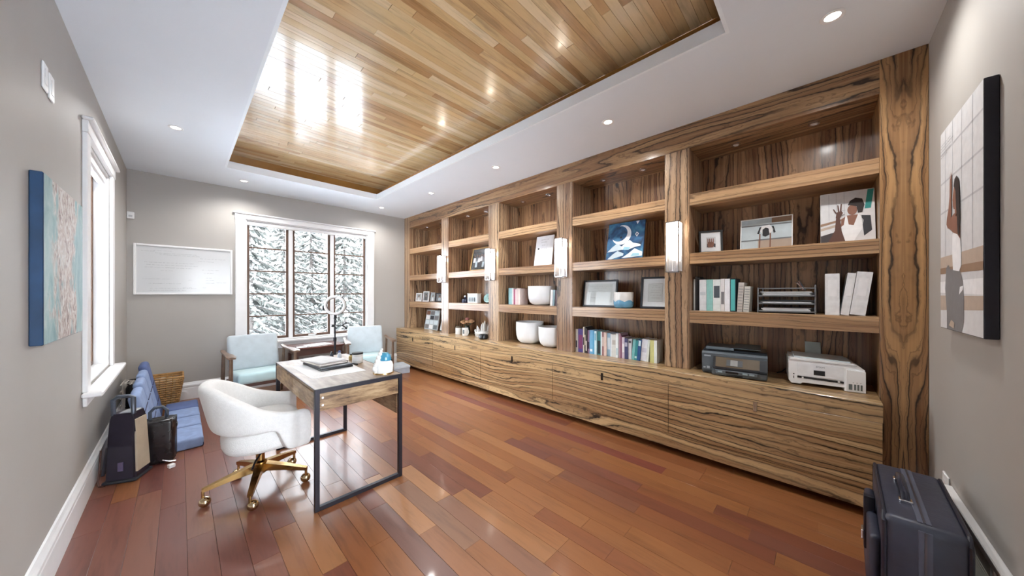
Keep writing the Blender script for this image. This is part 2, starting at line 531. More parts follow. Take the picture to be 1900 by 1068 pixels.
# ------------------------------------------------------------------ STRUCTURE: walls
def wall_with_opening(name, lo, hi, olo, ohi, axis):
    """axis = thickness axis (0 = x, 1 = y); opening given in the other horizontal axis and z"""
    g = G()
    h = 1 - axis
    def bx(h0, h1, z0, z1):
        a, b = [0, 0, z0], [0, 0, z1]
        a[axis], b[axis] = lo[axis], hi[axis]; a[h], b[h] = h0, h1
        g.box(a, b)
    bx(lo[h], olo[0], lo[2], hi[2]); bx(ohi[0], hi[h], lo[2], hi[2])
    bx(olo[0], ohi[0], lo[2], olo[1]); bx(olo[0], ohi[0], ohi[1], hi[2])
    return struct(g.obj(name, 'wall_paint'))
BW = dict(x0=0.622, x1=2.245, z0=0.64, z1=2.315)           # back window opening
LW = dict(y0=3.375, y1=4.36, z0=0.70, z1=2.30)             # left window opening
wall_with_opening('wall_back', (XL - 0.15, YB, -0.1), (XB + 0.15, YB + 0.15, ZC), (BW['x0'], BW['z0']), (BW['x1'], BW['z1']), 1)
wall_with_opening('wall_left', (XL - 0.15, YR - 0.15, -0.1), (XL, YB, ZC), (LW['y0'], LW['z0']), (LW['y1'], LW['z1']), 0)
DR = dict(x0=0.05, x1=1.45, z1=2.12)                       # opening for the added, unseen double door in the right wall
wall_with_opening('wall_right', (XL, YR - 0.15, -0.1), (XB + 0.15, YR, ZC), (DR['x0'], 0.0), (DR['x1'], DR['z1']), 1)
struct(G().box((XB, YR, -0.1), (XB + 0.15, YB, ZC)).obj('wall_bookcase', 'wall_paint'))

# baseboards (profiled)
def baseboard(name, prof, p0, p1, inward):
    """prof = [(out, z)], swept from p0 to p1"""
    p0, p1, n = Vector(p0), Vector(p1), Vector(inward)
    g = G()
    g.prism([p0 + n * o + Vector((0, 0, z)) for o, z in prof], p1 - p0)
    return struct(g.obj(name, 'trim_white'))
BP = [(0.0005, 0.0005), (0.018, 0.0005), (0.018, 0.135), (0.014, 0.142), (0.014, 0.150), (0.022, 0.158), (0.022, 0.176), (0.014, 0.19), (0.008, 0.205), (0.0005, 0.208)]
baseboard('baseboard_left', BP, (XL, YR, 0), (XL, YB, 0), (1, 0, 0))
baseboard('baseboard_back', BP, (XL + 0.022, YB, 0), (3.0, YB, 0), (0, -1, 0))
baseboard('baseboard_right', BP, (2.49, YR, 0), (2.925, YR, 0), (0, 1, 0))

# glazed double door added out of view beside the camera, for fill daylight
added_door = bpy.data.objects.new('added_door_1', None); COL.objects.link(added_door); struct(added_door)
added_door.location = ((DR['x0'] + DR['x1']) / 2, YR, 0)
def d1(name, mat, lo, hi, bev=0.002, parent=None):
    L = added_door.location
    return G().box(tuple(a - b for a, b in zip(lo, L)), tuple(a - b for a, b in zip(hi, L)), bev).obj(name, mat, parent or added_door)
for xa, xb in ((DR['x0'] - 0.1, DR['x0']), (DR['x1'], DR['x1'] + 0.1)): d1('casing', 'trim_white', (xa, YR + 0.0005, 0.0005), (xb, YR + 0.02, DR['z1'] + 0.1))
d1('head_casing', 'trim_white', (DR['x0'], YR + 0.0005, DR['z1']), (DR['x1'], YR + 0.02, DR['z1'] + 0.1))
xm = (DR['x0'] + DR['x1']) / 2
for xa, xb in ((DR['x0'] + 0.004, xm - 0.002), (xm + 0.002, DR['x1'] - 0.004)):
    L = added_door.location
    g = G()
    for lo, hi in (((xa, 0.004), (xa + 0.09, 2.11)), ((xb - 0.09, 0.004), (xb, 2.11)), ((xa + 0.09, 0.004), (xb - 0.09, 0.2)), ((xa + 0.09, 2.01), (xb - 0.09, 2.11))):
        g.box((lo[0] - L.x, -0.08, lo[1]), (hi[0] - L.x, -0.04, hi[1]), 0.002)
    leaf = g.obj('added_door_leaf', 'trim_white', added_door)
    d1('pane', 'window_glass', (xa + 0.09, YR - 0.063, 0.2), (xb - 0.09, YR - 0.058, 2.01), 0, leaf)
    hxx = (xb - 0.045) if xb < xm + 0.01 else (xa + 0.045)
    G().tube([(hxx - L.x, -0.04, 1.0), (hxx - L.x, -0.005, 1.0), (hxx - L.x - 0.09 * (1 if xb < xm + 0.01 else -1), -0.005, 1.0)], 0.009).obj('added_door_handle', 'chrome', leaf, smooth=True)

# windows -----------------------------------------------------------
def part(name, mat, parent, lo, hi, bev=0.002, **k):
    return G().box(lo, hi, bev).obj(name, mat, parent, **k)

win1 = bpy.data.objects.new('window_1', None); COL.objects.link(win1); struct(win1)
win1.location = (1.435, YB, BW['z0'])
def w1(name, mat, lo, hi, bev=0.002, parent=None):
    L = win1.location
    lo = tuple(a - b for a, b in zip(lo, L)); hi = tuple(a - b for a, b in zip(hi, L))
    return G().box(lo, hi, bev).obj(name, mat, parent or win1)
x0, x1, z0, z1 = BW['x0'], BW['x1'], BW['z0'], BW['z1']
w1('casing', 'trim_white', (x0 - 0.11, YB - 0.02, 0.625), (x0, YB - 0.0005, z1))
w1('casing', 'trim_white', (x1, YB - 0.02, 0.625), (x1 + 0.11, YB - 0.0005, z1))
w1('head_casing', 'trim_white', (x0 - 0.115, YB - 0.024, z1), (x1 + 0.115, YB - 0.0005, z1 + 0.065))
w1('cornice', 'trim_white', (x0 - 0.135, YB - 0.045, z1 + 0.065), (x1 + 0.135, YB - 0.0005, z1 + 0.085), 0.006)
w1('stool', 'trim_white', (x0 - 0.14, YB - 0.07, 0.605), (x1 + 0.14, YB - 0.0005, 0.635), 0.006)
w1('apron', 'trim_white', (x0 - 0.11, YB - 0.02, 0.52), (x1 + 0.11, YB - 0.0005, 0.605))
w1('jamb', 'trim_white', (x0, YB, z0), (x0 + 0.014, YB + 0.15, z1)); w1('jamb', 'trim_white', (x1 - 0.014, YB, z0), (x1, YB + 0.15, z1))
w1('jamb', 'trim_white', (x0 + 0.014, YB, z1 - 0.014), (x1 - 0.014, YB + 0.15, z1)); w1('jamb', 'trim_white', (x0 + 0.014, YB, z0), (x1 - 0.014, YB + 0.15, z0 + 0.014))
w1('blind_cassette', 'trim_white', (x0 + 0.015, YB + 0.012, 2.245), (x1 - 0.015, YB + 0.055, 2.30), 0.008)
w1('mullion', 'trim_white', (1.118, YB + 0.03, z0 + 0.014), (1.168, YB + 0.13, 2.30)); w1('mullion', 'trim_white', (1.677, YB + 0.03, z0 + 0.014), (1.727, YB + 0.13, 2.30))
rows = [0.69, 0.985, 1.30, 1.622, 1.944, 2.262]
sash_y0, sash_y1 = YB + 0.055, YB + 0.095
for a, b in ((0.637, 1.117), (1.169, 1.676), (1.728, 2.230)):
    t = 0.03
    L = win1.location
    g = G()
    zz0, zz1 = z0 + 0.016, 2.2965
    for lo, hi in (((a, sash_y0, zz0), (a + t, sash_y1, zz1)), ((b - t, sash_y0, zz0), (b, sash_y1, zz1)), ((a + t, sash_y0, zz0), (b - t, sash_y1, rows[0])), ((a + t, sash_y0, rows[5]), (b - t, sash_y1, zz1))):
        g.box(tuple(p - q for p, q in zip(lo, L)), tuple(p - q for p, q in zip(hi, L)), 0.003)
    sash = g.obj('sash', 'sash_brown', win1)
    for zm in rows[1:5]:
        w1('muntin', 'sash_brown', (a + t, sash_y0 + 0.005, zm - 0.009), (b - t, sash_y1 - 0.005, zm + 0.009), 0.002, sash)
    for r0, r1 in zip(rows, rows[1:]):
        w1('pane', 'window_glass', (a + t, YB + 0.073, r0 + (0.009 if r0 > 0.7 else 0)), (b - t, YB + 0.077, r1 - (0.009 if r1 < 2.2 else 0)), 0, sash)
    hx = (a + b) / 2
    g = G().box((hx - 0.05 - L.x, sash_y0 - 0.012 - L.y, zz0 + 0.004 - L.z), (hx + 0.05 - L.x, sash_y0 - L.y, zz0 + 0.022 - L.z), 0.003)
    g.tube([(hx - L.x, sash_y0 - 0.012 - L.y, zz0 + 0.014 - L.z), (hx + 0.01 - L.x, sash_y0 - 0.035 - L.y, zz0 + 0.02 - L.z), (hx + 0.055 - L.x, sash_y0 - 0.035 - L.y, zz0 + 0.025 - L.z)], 0.006)
    g.obj('crank_handle', 'trim_white', sash, smooth=True)

win2 = bpy.data.objects.new('window_2', None); COL.objects.link(win2); struct(win2)
win2.location = (XL, 3.87, LW['z0'])
def w2(name, mat, lo, hi, bev=0.002, parent=None):
    L = win2.location
    return G().box(tuple(a - b for a, b in zip(lo, L)), tuple(a - b for a, b in zip(hi, L)), bev).obj(name, mat, parent or win2)
y0, y1, z0, z1 = LW['y0'], LW['y1'], LW['z0'], LW['z1']
w2('casing', 'trim_white', (XL + 0.0005, y0 - 0.105, 0.69), (XL + 0.022, y0, z1)); w2('casing', 'trim_white', (XL + 0.0005, y1, 0.69), (XL + 0.022, y1 + 0.105, z1))
w2('head_casing', 'trim_white', (XL + 0.0005, y0 - 0.11, z1), (XL + 0.026, y1 + 0.11, z1 + 0.075))
w2('cornice', 'trim_white', (XL + 0.0005, y0 - 0.13, z1 + 0.075), (XL + 0.05, y1 + 0.13, z1 + 0.095), 0.006)
w2('stool', 'trim_white', (XL + 0.0005, y0 - 0.14, 0.66), (XL + 0.085, y1 + 0.12, 0.69), 0.007)
w2('apron', 'trim_white', (XL + 0.0005, y0 - 0.10, 0.60), (XL + 0.02, y1 + 0.10, 0.66), 0.004)
w2('jamb', 'trim_white', (XL - 0.15, y0, z0), (XL, y0 + 0.014, z1)); w2('jamb', 'trim_white', (XL - 0.15, y1 - 0.014, z0), (XL, y1, z1))
w2('jamb', 'trim_white', (XL - 0.15, y0 + 0.014, z1 - 0.014), (XL, y1 - 0.014, z1)); w2('jamb', 'trim_white', (XL - 0.15, y0 + 0.014, z0), (XL, y1 - 0.014, z0 + 0.014))
w2('blind_cassette', 'trim_white', (XL - 0.06, y0 + 0.015, 2.215), (XL - 0.012, y1 - 0.015, 2.285), 0.01)
ym = (y0 + y1) / 2
w2('mullion', 'trim_white', (XL - 0.13, ym - 0.025, z0 + 0.014), (XL - 0.05, ym + 0.025, z1 - 0.014))
for a, b in ((y0 + 0.0145, ym - 0.0255), (ym + 0.0255, y1 - 0.0145)):
    t = 0.032
    L = win2.location
    g = G()
    xa, xb = XL - 0.12, XL - 0.08
    zz0, zz1 = z0 + 0.016, z1 - 0.016
    for lo, hi in (((xa, a, zz0), (xb, a + t, zz1)), ((xa, b - t, zz0), (xb, b, zz1)), ((xa, a + t, zz0), (xb, b - t, zz0 + t)), ((xa, a + t, zz1 - t), (xb, b - t, zz1))):
        g.box(tuple(p - q for p, q in zip(lo, L)), tuple(p - q for p, q in zip(hi, L)), 0.003)
    sash = g.obj('sash', 'sash_brown', win2)
    hs = (zz1 - zz0 - 2 * t) / 5
    for k in range(5):
        r0 = zz0 + t + k * hs
        w2('pane', 'window_glass', (XL - 0.102, a + t, r0 + (0.009 if k else 0)), (XL - 0.098, b - t, r0 + hs - (0.009 if k < 4 else 0)), 0, sash)
        if k: w2('muntin', 'sash_brown', (xa + 0.005, a + t, r0 - 0.009), (xb - 0.005, b - t, r0 + 0.009), 0.002, sash)

# ------------------------------------------------------------------ OUTSIDE: snow and trees
M('snow', (240, 244, 250), 0.8, var=0.03, scale=1.5)
M('frost', (160, 162, 161), 0.8, var=0.15, scale=4)
M('bark', (112, 106, 102), 0.9, var=0.3, scale=12)
M('needles', (84, 87, 83), 0.8, var=0.3, scale=3)
M('needles_pale', (106, 108, 104), 0.8, var=0.3, scale=3)
g = G()
def snow_f(u, v):
    X, Y = -18 + 40 * u, -14 + 46 * v
    return (X, Y, -0.75 + 0.18 * math.sin(X * 0.9) * math.cos(Y * 0.7) + 0.03 * max(0, Y - 7) - 0.1 * max(0, -Y - 1) * 0)
g.grid(snow_f, 40, 40)
snow = g.obj('ground', 'snow', smooth=True)
snow['kind'] = 'structure'
def tree(x, y, h, rad, seed, label, mat='needles', dens=1.0, cz=-0.75):
    rn = random.Random(seed)
    t = thing('snowy_tree', label, 'tree', (x, y, cz), group='snow laden trees outside')
    G().tube([(0, 0, -0.1), (0.03, 0.02, h * 0.5), (0, 0, h)], [rad * 0.09, rad * 0.06, 0.01], 8).obj('trunk', 'bark', t, smooth=True)
    gf, gs, gb = G(), G(), G()
    nl = int(h / 0.24)
    for k in range(nl):
        f = k / nl
        z = h * (0.10 + 0.88 * f)
        rr = rad * (1 - f) ** 0.75 + 0.1
        nb = int((7 + rn.randint(0, 3)) * dens)
        for j in range(nb):
            a = 2 * PI * (j + rn.random()) / nb
            L = rr * rn.uniform(0.65, 1.1)
            d = Vector((math.cos(a), math.sin(a), -0.28 - 0.15 * rn.random()))
            gb.tube([(0, 0, z), tuple(Vector((0, 0, z)) + d * L)], [0.018, 0.004], 4)
            n = int(12 * L / 0.5) + 4
            for i in range(n):
                s = (i + rn.random()) / n
                p = Vector((0, 0, z)) + d * (L * (0.2 + 0.8 * s))
                sz = rn.uniform(0.05, 0.14)
                side = Vector((-d.y, d.x, 0)) * rn.uniform(-1, 1)
                tip = p + d * sz * 1.2 + side * sz * 1.5 + Vector((0, 0, -sz * 0.8))
                wv = Vector((rn.uniform(-1, 1), rn.uniform(-1, 1), rn.uniform(-0.6, 0.6))) * sz * 0.45
                gf.poly([p - wv, p + wv, tip])
                if rn.random() < 0.42:
                    q = p + Vector((0, 0, 0.025))
                    r1 = sz * rn.uniform(0.4, 0.85)
                    e1 = Vector((math.cos(a), math.sin(a), -0.3)) * r1; e2 = Vector((-math.sin(a), math.cos(a), 0.0)) * r1 * 0.7
                    top = q + Vector((0, 0, r1 * 0.35))
                    vs = [q - e1, q + e2, q + e1, q - e2]
                    tv = gs.bm.verts.new(top); bv = [gs.bm.verts.new(v) for v in vs]
                    for i2 in range(4): gs.bm.faces.new((bv[i2], bv[(i2 + 1) % 4], tv))
    gb.obj('branches', 'bark', t)
    gf.obj('foliage', mat, t)['kind'] = 'stuff'
    gs.obj('snow_cover', 'frost', t)['kind'] = 'stuff'
tree(1.3, 11.2, 4.8, 1.05, 1, 'snow covered conifer seen through the left window panes', 'needles', 1.4)
tree(3.75, 11.3, 4.9, 1.05, 2, 'grey green snowy conifer seen through the middle window panes', 'needles', 1.4)
tree(6.2, 11.4, 4.8, 1.05, 3, 'snowy conifer seen through the right window panes', 'needles_pale', 1.4)
tree(2.55, 13.7, 5.6, 1.2, 4, 'paler snowy conifer standing behind, between left and middle panes', 'needles_pale', 1.4)
tree(5.35, 13.8, 5.6, 1.2, 5, 'tall pale conifer standing behind, between middle and right panes', 'needles_pale', 1.4)
tree(-0.25, 13.8, 5.5, 1.2, 6, 'snowy conifer at the left edge of the back window view', 'needles', 1.4)
tree(8.2, 13.8, 5.6, 1.2, 8, 'snowy conifer at the far right edge of the window view', 'needles', 1.4)
tree(4.1, 16.6, 6.4, 1.35, 10, 'distant snowy conifer behind the middle window panes', 'needles', 1.4)
tree(7.3, 16.6, 6.4, 1.35, 11, 'distant snowy conifer behind the right window panes', 'needles', 1.4)
tree(0.9, 16.6, 6.4, 1.35, 12, 'distant snowy conifer behind the left window panes', 'needles_pale', 1.4)
tree(-5.2, 8.6, 4.4, 1.2, 9, 'snowy conifer outside the left wall window', 'needles_pale')

# ------------------------------------------------------------------ BOOKCASE WALL
bays = [(5.441, 4.409), (4.215, 3.271), (3.074, 2.130), (1.926, 0.978), (0.784, -0.255)]
HB = 2.507
bc = thing('bookcase', 'built-in floor to ceiling bookcase of strongly veined brown wood', 'bookcase', (XP, 2.6, ZT))
def bp(name, mat, lo, hi, bev=0.0015):
    L = bc.location
    return G().box(tuple(a - b for a, b in zip(lo, L)), tuple(a - b for a, b in zip(hi, L)), bev).obj(name, mat, bc)
bp('stile', 'veneer_up', (XP, 5.441, ZT + 0.0005), (XB - 0.001, YB - 0.001, ZC - 0.0005))
for a, b in zip(bays, bays[1:]):
    bp('post', 'veneer_up', (XP, b[0], ZT + 0.0005), (XB - 0.001, a[1], HB))
bp('end_panel', 'veneer_bookmatched', (XP, YR + 0.001, 0.0005), (XB - 0.001, -0.255, ZC - 0.0005))
bp('header', 'veneer_along', (XP, -0.255, HB), (XB - 0.001, 5.441, ZC - 0.0005))
for (a, b) in bays:
    bp('back_panel', 'veneer_back', (XB - 0.02, b + 0.0005, ZT + 0.0005), (XB - 0.001, a - 0.0005, HB - 0.0005), 0)
    for top, th in ((S1, 0.095), (S2, 0.089), (S3, 0.1)):
        bp('shelf', 'veneer_shelf', (XP + 0.003, b + 0.0005, top - th), (XB - 0.0205, a - 0.0005, top))

# worktop and base cabinets
wt = G().box((XC, -0.2545, ZT - 0.108), (XB - 0.002, YB - 0.003, ZT), 0.0015).obj('worktop', 'veneer_front')
tag(wt, 'long veined wood worktop running along the base cabinets', 'worktop')
seams = [5.63, 4.417, 3.253, 2.07, 0.897, -0.2545]
cl = ['veined wood base cabinet nearest the window wall', 'veined wood base cabinet under the mug and flowers', 'veined wood base cabinet under the two white bowls',
      'veined wood base cabinet under the row of paperbacks', 'veined wood base cabinet under the two printers']
tabs = [5.032, 3.824, 2.671, 1.489, 0.328]
for i, (a, b) in enumerate(zip(seams, seams[1:])):
    t = thing('base_cabinet', cl[i], 'cabinet', (XC, (a + b) / 2, 0), group='base cabinets under the bookcase')
    h = (a - b) / 2
    g = G().box((0.022, -h + 0.001, 0.055), (0.55, h - 0.001, 0.5635))
    g.box((0.0, -h + 0.0002, 0.055), (0.022, h - 0.0002, 0.160))
    g.obj('body', 'veneer_front', t)
    g = G().box((0.24, -h + 0.001, 0.0005), (0.27, h - 0.001, 0.055)); g.obj('plinth', M('plinth_dark', (40, 26, 20), 0.7), t)
    d = G().box((0.0, -h + 0.002, 0.163), (0.0215, h - 0.002, 0.561), 0.0012).obj('drop_front', 'veneer_front', t)
    yt = tabs[i] - (a + b) / 2
    G().box((-0.006, yt - 0.011, 0.485), (0.0005, yt + 0.011, 0.552), 0.002).box((-0.009, yt - 0.007, 0.515), (-0.004, yt + 0.007, 0.535), 0.001).obj('pull_tab', M('pull_dark', (44, 36, 32), 0.3, 0.6) if i in (0, 2, 3) else M('pull_pale', (176, 160, 140), 0.25, 0.6), d)

# shelf spotlights under the header
k = 0
bn = ['window end bay', 'bay with the gold framed photo', 'bay with the white sign', 'bay with the moon painting', 'printer bay']
for i, (a, b) in enumerate(bays):
    for j, f in enumerate((0.28, 0.72)):
        yy = a + (b - a) * f
        t = thing('shelf_spotlight', 'small chrome spotlight, %s one above the %s' % (('left', 'right')[j], bn[i]), 'spotlight', (3.12, yy, HB), group='bookcase spotlights')
        G().lathe([(0.024, 0), (0.034, -0.001), (0.034, -0.006), (0.022, -0.006), (0.020, -0.002), (0.024, 0)], n=20).obj('bezel', 'chrome', t, smooth=True)
        G().lathe([(0.0, -0.003), (0.021, -0.003), (0.021, -0.001), (0, -0.001)], n=20).obj('lens', 'white_plastic', t)

# ceiling downlights
def lamp_mat(name, col, s):
    m, nt, b = newmat(name)
    em = nd(nt, 'ShaderNodeEmission'); em.inputs[0].default_value = (*lin(col), 1); em.inputs[1].default_value = s
    nt.links.new(em.outputs[0], nt.nodes['Material Output'].inputs['Surface'])
    nt.nodes.remove(b)
    MATS[name] = m
lamp_mat('lamp_glow', (255, 250, 240), 6.0)
lamp_mat('bulb_glow', (255, 240, 220), 6.0)
dl = [(-0.025, 3.945, 'in the ceiling above the left wall window'), (0.557, 5.193, 'in the ceiling near the whiteboard and back window'), (2.293, 5.18, 'in the ceiling corner between back window and bookcase'),
      (2.444, 3.932, 'before the second bookcase bay from the window'), (2.446, 2.609, 'before the middle bookcase bay'), (2.441, 1.259, 'before the bay with the moon painting'), (2.305, -0.043, 'nearest the right wall, before the printer bay')]
for x, y, lb in dl:
    t = thing('ceiling_downlight', 'lit round recessed downlight ' + lb, 'downlight', (x, y, ZC), group='recessed ceiling downlights')
    G().lathe([(0.030, -0.0005), (0.048, -0.0005), (0.048, -0.004), (0.044, -0.006), (0.032, -0.004), (0.030, -0.0005)], n=24).obj('trim_ring', 'trim_white', t, smooth=True)
    G().lathe([(0, -0.002), (0.031, -0.002), (0.031, -0.0008), (0, -0.0008)], n=24).obj('lens', 'lamp_glow', t)
    ld = bpy.data.lights.new('downlight_beam', 'SPOT')
    ld.energy = DOWNLIGHT_W; ld.spot_size = R(160); ld.spot_blend = 0.8; ld.shadow_soft_size = 0.04; ld.color = (1.0, 0.985, 0.96)
    lo = bpy.data.objects.new('downlight_beam', ld); COL.objects.link(lo); lo.parent = t; lo.location = (0, 0, -0.012)

# wall sconces on the posts
for (a, b), lb in zip(zip(bays, bays[1:]), ('first glass box sconce from the window end', 'second glass box sconce from the window end', 'glass box sconce beside the white sign', 'largest, nearest glass box sconce beside the moon painting')):
    yc = (a[1] + b[0]) / 2 + 0.005
    t = thing('wall_sconce', lb + ', lit on a bookcase post', 'wall lamp', (XP, yc, 1.48), rz=-PI / 2, group='glass box sconces')
    # local: x right, y towards the post (0 = post face), z up
    hw, dp, H = 0.048, 0.105, 0.42
    G().box((-hw, -0.008, 0), (hw, -0.0005, H), 0.001).obj('back_plate', 'chrome', t)
    g = G()
    for sx in (-1, 1):
        for yy in (-dp, -0.018): g.box((sx * hw - 0.004, yy, 0.0), (sx * hw + 0.004, yy + 0.008, H))
    for zz in (0, H - 0.008):
        g.box((-hw, -dp, zz), (hw, -dp + 0.008, zz + 0.008))
        for sx in (-1, 1): g.box((sx * hw - 0.004, -dp, zz), (sx * hw + 0.004, -0.008, zz + 0.008))
    g.obj('frame', 'chrome', t)
    G().box((-hw, -dp + 0.006, H - 0.006), (hw, -0.008, H - 0.003)).obj('top_cap', 'chrome', t)
    gm = MATS['frosted_glass']
    G().box((-hw + 0.004, -dp + 0.001, 0.008), (hw - 0.004, -dp + 0.004, H - 0.008)).obj('glass_pane', gm, t)
    for sx in (-1, 1): G().box((sx * hw - 0.0015, -dp + 0.008, 0.008), (sx * hw + 0.0015, -0.018, H - 0.008)).obj('glass_pane', gm, t)
    G().lathe([(0.0, 0.01), (0.016, 0.01), (0.016, 0.09), (0.012, 0.10), (0, 0.10)], (0, -0.055, 0), n=16).obj('lamp_holder', 'chrome', t, smooth=True)
    G().lathe([(0, 0.10), (0.020, 0.105), (0.024, 0.14), (0.024, 0.28), (0.02, 0.31), (0, 0.32)], (0, -0.055, 0), n=16).obj('bulb', 'bulb_glow', t, smooth=True)
    ld = bpy.data.lights.new('sconce_glow', 'POINT'); ld.energy = SCONCE_W; ld.shadow_soft_size = 0.03; ld.color = (1, 0.88, 0.72)
    lo = bpy.data.objects.new('sconce_glow', ld); COL.objects.link(lo); lo.parent = t; lo.location = (0, -0.055, 0.36)

# ------------------------------------------------------------------ pictures and canvases
def P_(name, rgb, rough=0.6): return M(name, rgb, rough, var=0.05, scale=30)
def flat(t, name, mat, pts, w, h, k, y=0.0, z0=0.0, x0=None):
    """a printed shape on the front of a picture; pts in 0..1 of the picture, k = print layer"""
    x0 = -w / 2 if x0 is None else x0
    return G().poly([(x0 + u * w, y - 0.0004 * (k + 1), z0 + v * h) for u, v in pts]).obj(name, mat, t)
def ellipse(cu, cv, ru, rv, n=20, a0=0, a1=2 * PI):
    return [(cu + ru * math.cos(a0 + (a1 - a0) * i / n), cv + rv * math.sin(a0 + (a1 - a0) * i / n)) for i in range(n + (0 if abs(a1 - a0 - 2 * PI) < 1e-6 else 1))]
def lean_loc(X, Y, Z, t, tilt): return (X, Y, Z + abs(t * math.sin(tilt)) + 0.0005)
RZ = -PI / 2      # things on the bookcase face the room (-X)
def canvas(name, label, X, Y, Z, w, h, t, base, side, tilt=0.14, rz=RZ, cat='canvas'):
    o = thing(name, label, cat, lean_loc(X, Y, Z, t, tilt), rz, rx=-tilt)
    G().box((-w / 2, 0, 0), (w / 2, t, h), 0.002).obj('stretched_canvas', side, o)
    flat(o, 'print', base, [(0.003, 0.003), (0.997, 0.003), (0.997, 0.997), (0.003, 0.997)], w, h, 0)
    return o
def framed(name, label, X, Y, Z, w, h, t, bw, frame_mat, mat_mat='paper', tilt=0.14, rz=RZ, group=None, cat='picture', matw=0.0):
    o = thing(name, label, cat, lean_loc(X, Y, Z, t, tilt), rz, group, rx=-tilt)
    g = G()
    g.box((-w / 2, 0, 0), (-w / 2 + bw, t, h), 0.0015).box((w / 2 - bw, 0, 0), (w / 2, t, h), 0.0015)
    g.box((-w / 2 + bw, 0, 0), (w / 2 - bw, t, bw), 0.0015).box((-w / 2 + bw, 0, h - bw), (w / 2 - bw, t, h), 0.0015)
    g.obj('frame', frame_mat, o)
    G().box((-w / 2 + bw, t * 0.45, bw), (w / 2 - bw, t * 0.9, h - bw)).obj('picture_sheet', mat_mat, o)
    G().box((-w / 2 + bw, t * 0.2, bw), (w / 2 - bw, t * 0.2 + 0.001, h - bw)).obj('glazing', 'picture_glass', o)
    o['iw'] = w - 2 * bw
    return o
def fpt(o, name, mat, pts, w, h, t, bw, k):
    return flat(o, name, mat, pts, w - 2 * bw, h - 2 * bw, k, y=t * 0.45, z0=bw)

P_('ink_grey', (120, 124, 128)); P_('ink_dark', (52, 54, 60)); P_('skin_print', (140, 96, 78)); P_('hair_print', (42, 30, 28)); P_('skin_dark', (92, 60, 50))
P_('print_grey', (214, 214, 216)); P_('print_white', (238, 238, 240)); P_('pants_print', (126, 124, 126)); P_('timber_print', (150, 122, 100)); P_('timber_pale', (186, 168, 152))
P_('teal_print', (44, 142, 138)); P_('navy_edge', (34, 36, 48)); P_('seam_print', (188, 188, 192)); P_('shadow_print', (66, 60, 62))

# big canvas on the right wall: woman in profile by a large window
cw, ch, ct = 0.553, 0.905, 0.032
o = thing('wall_canvas', 'tall canvas photo print of a woman in white top on the right wall', 'canvas', (2.2105, YR + 0.0005, 1.143), rz=PI)
# local: x right as seen from the room is -X world; back of the canvas on the wall at y = 0, front at y = -ct (towards +Y world)
G().box((-cw / 2, -ct, 0), (cw / 2, 0, ch), 0.002).obj('stretched_canvas', 'navy_edge', o)
def big(name, mat, pts, k): return flat(o, name, mat, pts, cw, ch, k, y=-ct)
big('print', 'print_grey', [(0.003, 0.003), (0.997, 0.003), (0.997, 0.997), (0.003, 0.997)], 0)
for u in (0.14, 0.34, 0.56, 0.79): big('printed_mullion', 'seam_print', [(u, 0.36), (u + 0.012, 0.36), (u + 0.012, 0.995), (u, 0.995)], 1)
for v in (0.58, 0.73, 0.88): big('printed_mullion', 'seam_print', [(0.003, v), (0.997, v), (0.997, v + 0.009), (0.003, v + 0.009)], 1)
big('printed_sill', 'timber_pale', [(0.003, 0.30), (0.997, 0.30), (0.997, 0.36), (0.003, 0.36)], 1)
big('printed_sill', 'timber_print', [(0.003, 0.275), (0.997, 0.265), (0.997, 0.30), (0.003, 0.305)], 2)
big('printed_sill', 'print_white', [(0.003, 0.18), (0.997, 0.17), (0.997, 0.235), (0.003, 0.235)], 1)
big('printed_floor', 'timber_pale', [(0.003, 0.09), (0.997, 0.11), (0.997, 0.165), (0.003, 0.165)], 1)
big('printed_trousers', 'pants_print', [(0.18, 0.30), (0.24, 0.315), (0.30, 0.29), (0.40, 0.29), (0.53, 0.285), (0.60, 0.23), (0.63, 0.15), (0.62, 0.05), (0.57, 0.003), (0.2, 0.003), (0.2, 0.08), (0.15, 0.2)], 3)
big('printed_top', 'print_white', [(0.35, 0.45), (0.38, 0.47), (0.47, 0.45), (0.545, 0.43), (0.57, 0.36), (0.57, 0.30), (0.52, 0.275), (0.37, 0.285), (0.35, 0.36)], 4)
big('printed_cuff', 'print_white', [(0.52, 0.17), (0.60, 0.19), (0.62, 0.21), (0.54, 0.205)], 4)
big('printed_torso', 'skin_print', [(0.24, 0.495), (0.27, 0.53), (0.40, 0.548), (0.50, 0.54), (0.545, 0.47), (0.545, 0.42), (0.48, 0.445), (0.37, 0.462), (0.33, 0.475)], 5)
big('printed_arm', 'skin_print', [(0.20, 0.515), (0.24, 0.49), (0.31, 0.50), (0.335, 0.56), (0.33, 0.63), (0.345, 0.68), (0.34, 0.73), (0.325, 0.755), (0.31, 0.72), (0.30, 0.75), (0.29, 0.70), (0.285, 0.64), (0.26, 0.59), (0.215, 0.545)], 6)
big('printed_face', 'skin_print', [(0.40, 0.675), (0.378, 0.645), (0.36, 0.615), (0.372, 0.605), (0.372, 0.585), (0.39, 0.568), (0.43, 0.565), (0.47, 0.58), (0.47, 0.67)], 5)
big('printed_neck', 'skin_print', [(0.42, 0.58), (0.49, 0.58), (0.50, 0.53), (0.42, 0.53)], 5)
big('printed_hair', 'hair_print', [(0.395, 0.675), (0.42, 0.705), (0.47, 0.714), (0.52, 0.69), (0.54, 0.62), (0.55, 0.52), (0.535, 0.43), (0.495, 0.45), (0.48, 0.52), (0.455, 0.585), (0.445, 0.645), (0.42, 0.665)], 7)
big('printed_foot', 'timber_pale', [(0.27, 0.022), (0.40, 0.012), (0.41, 0.04), (0.33, 0.05)], 6)
g = G(); toP = lambda u, v: (-cw / 2 + u * cw, -ct - 0.0032, v * ch)
rr = random.Random(3)
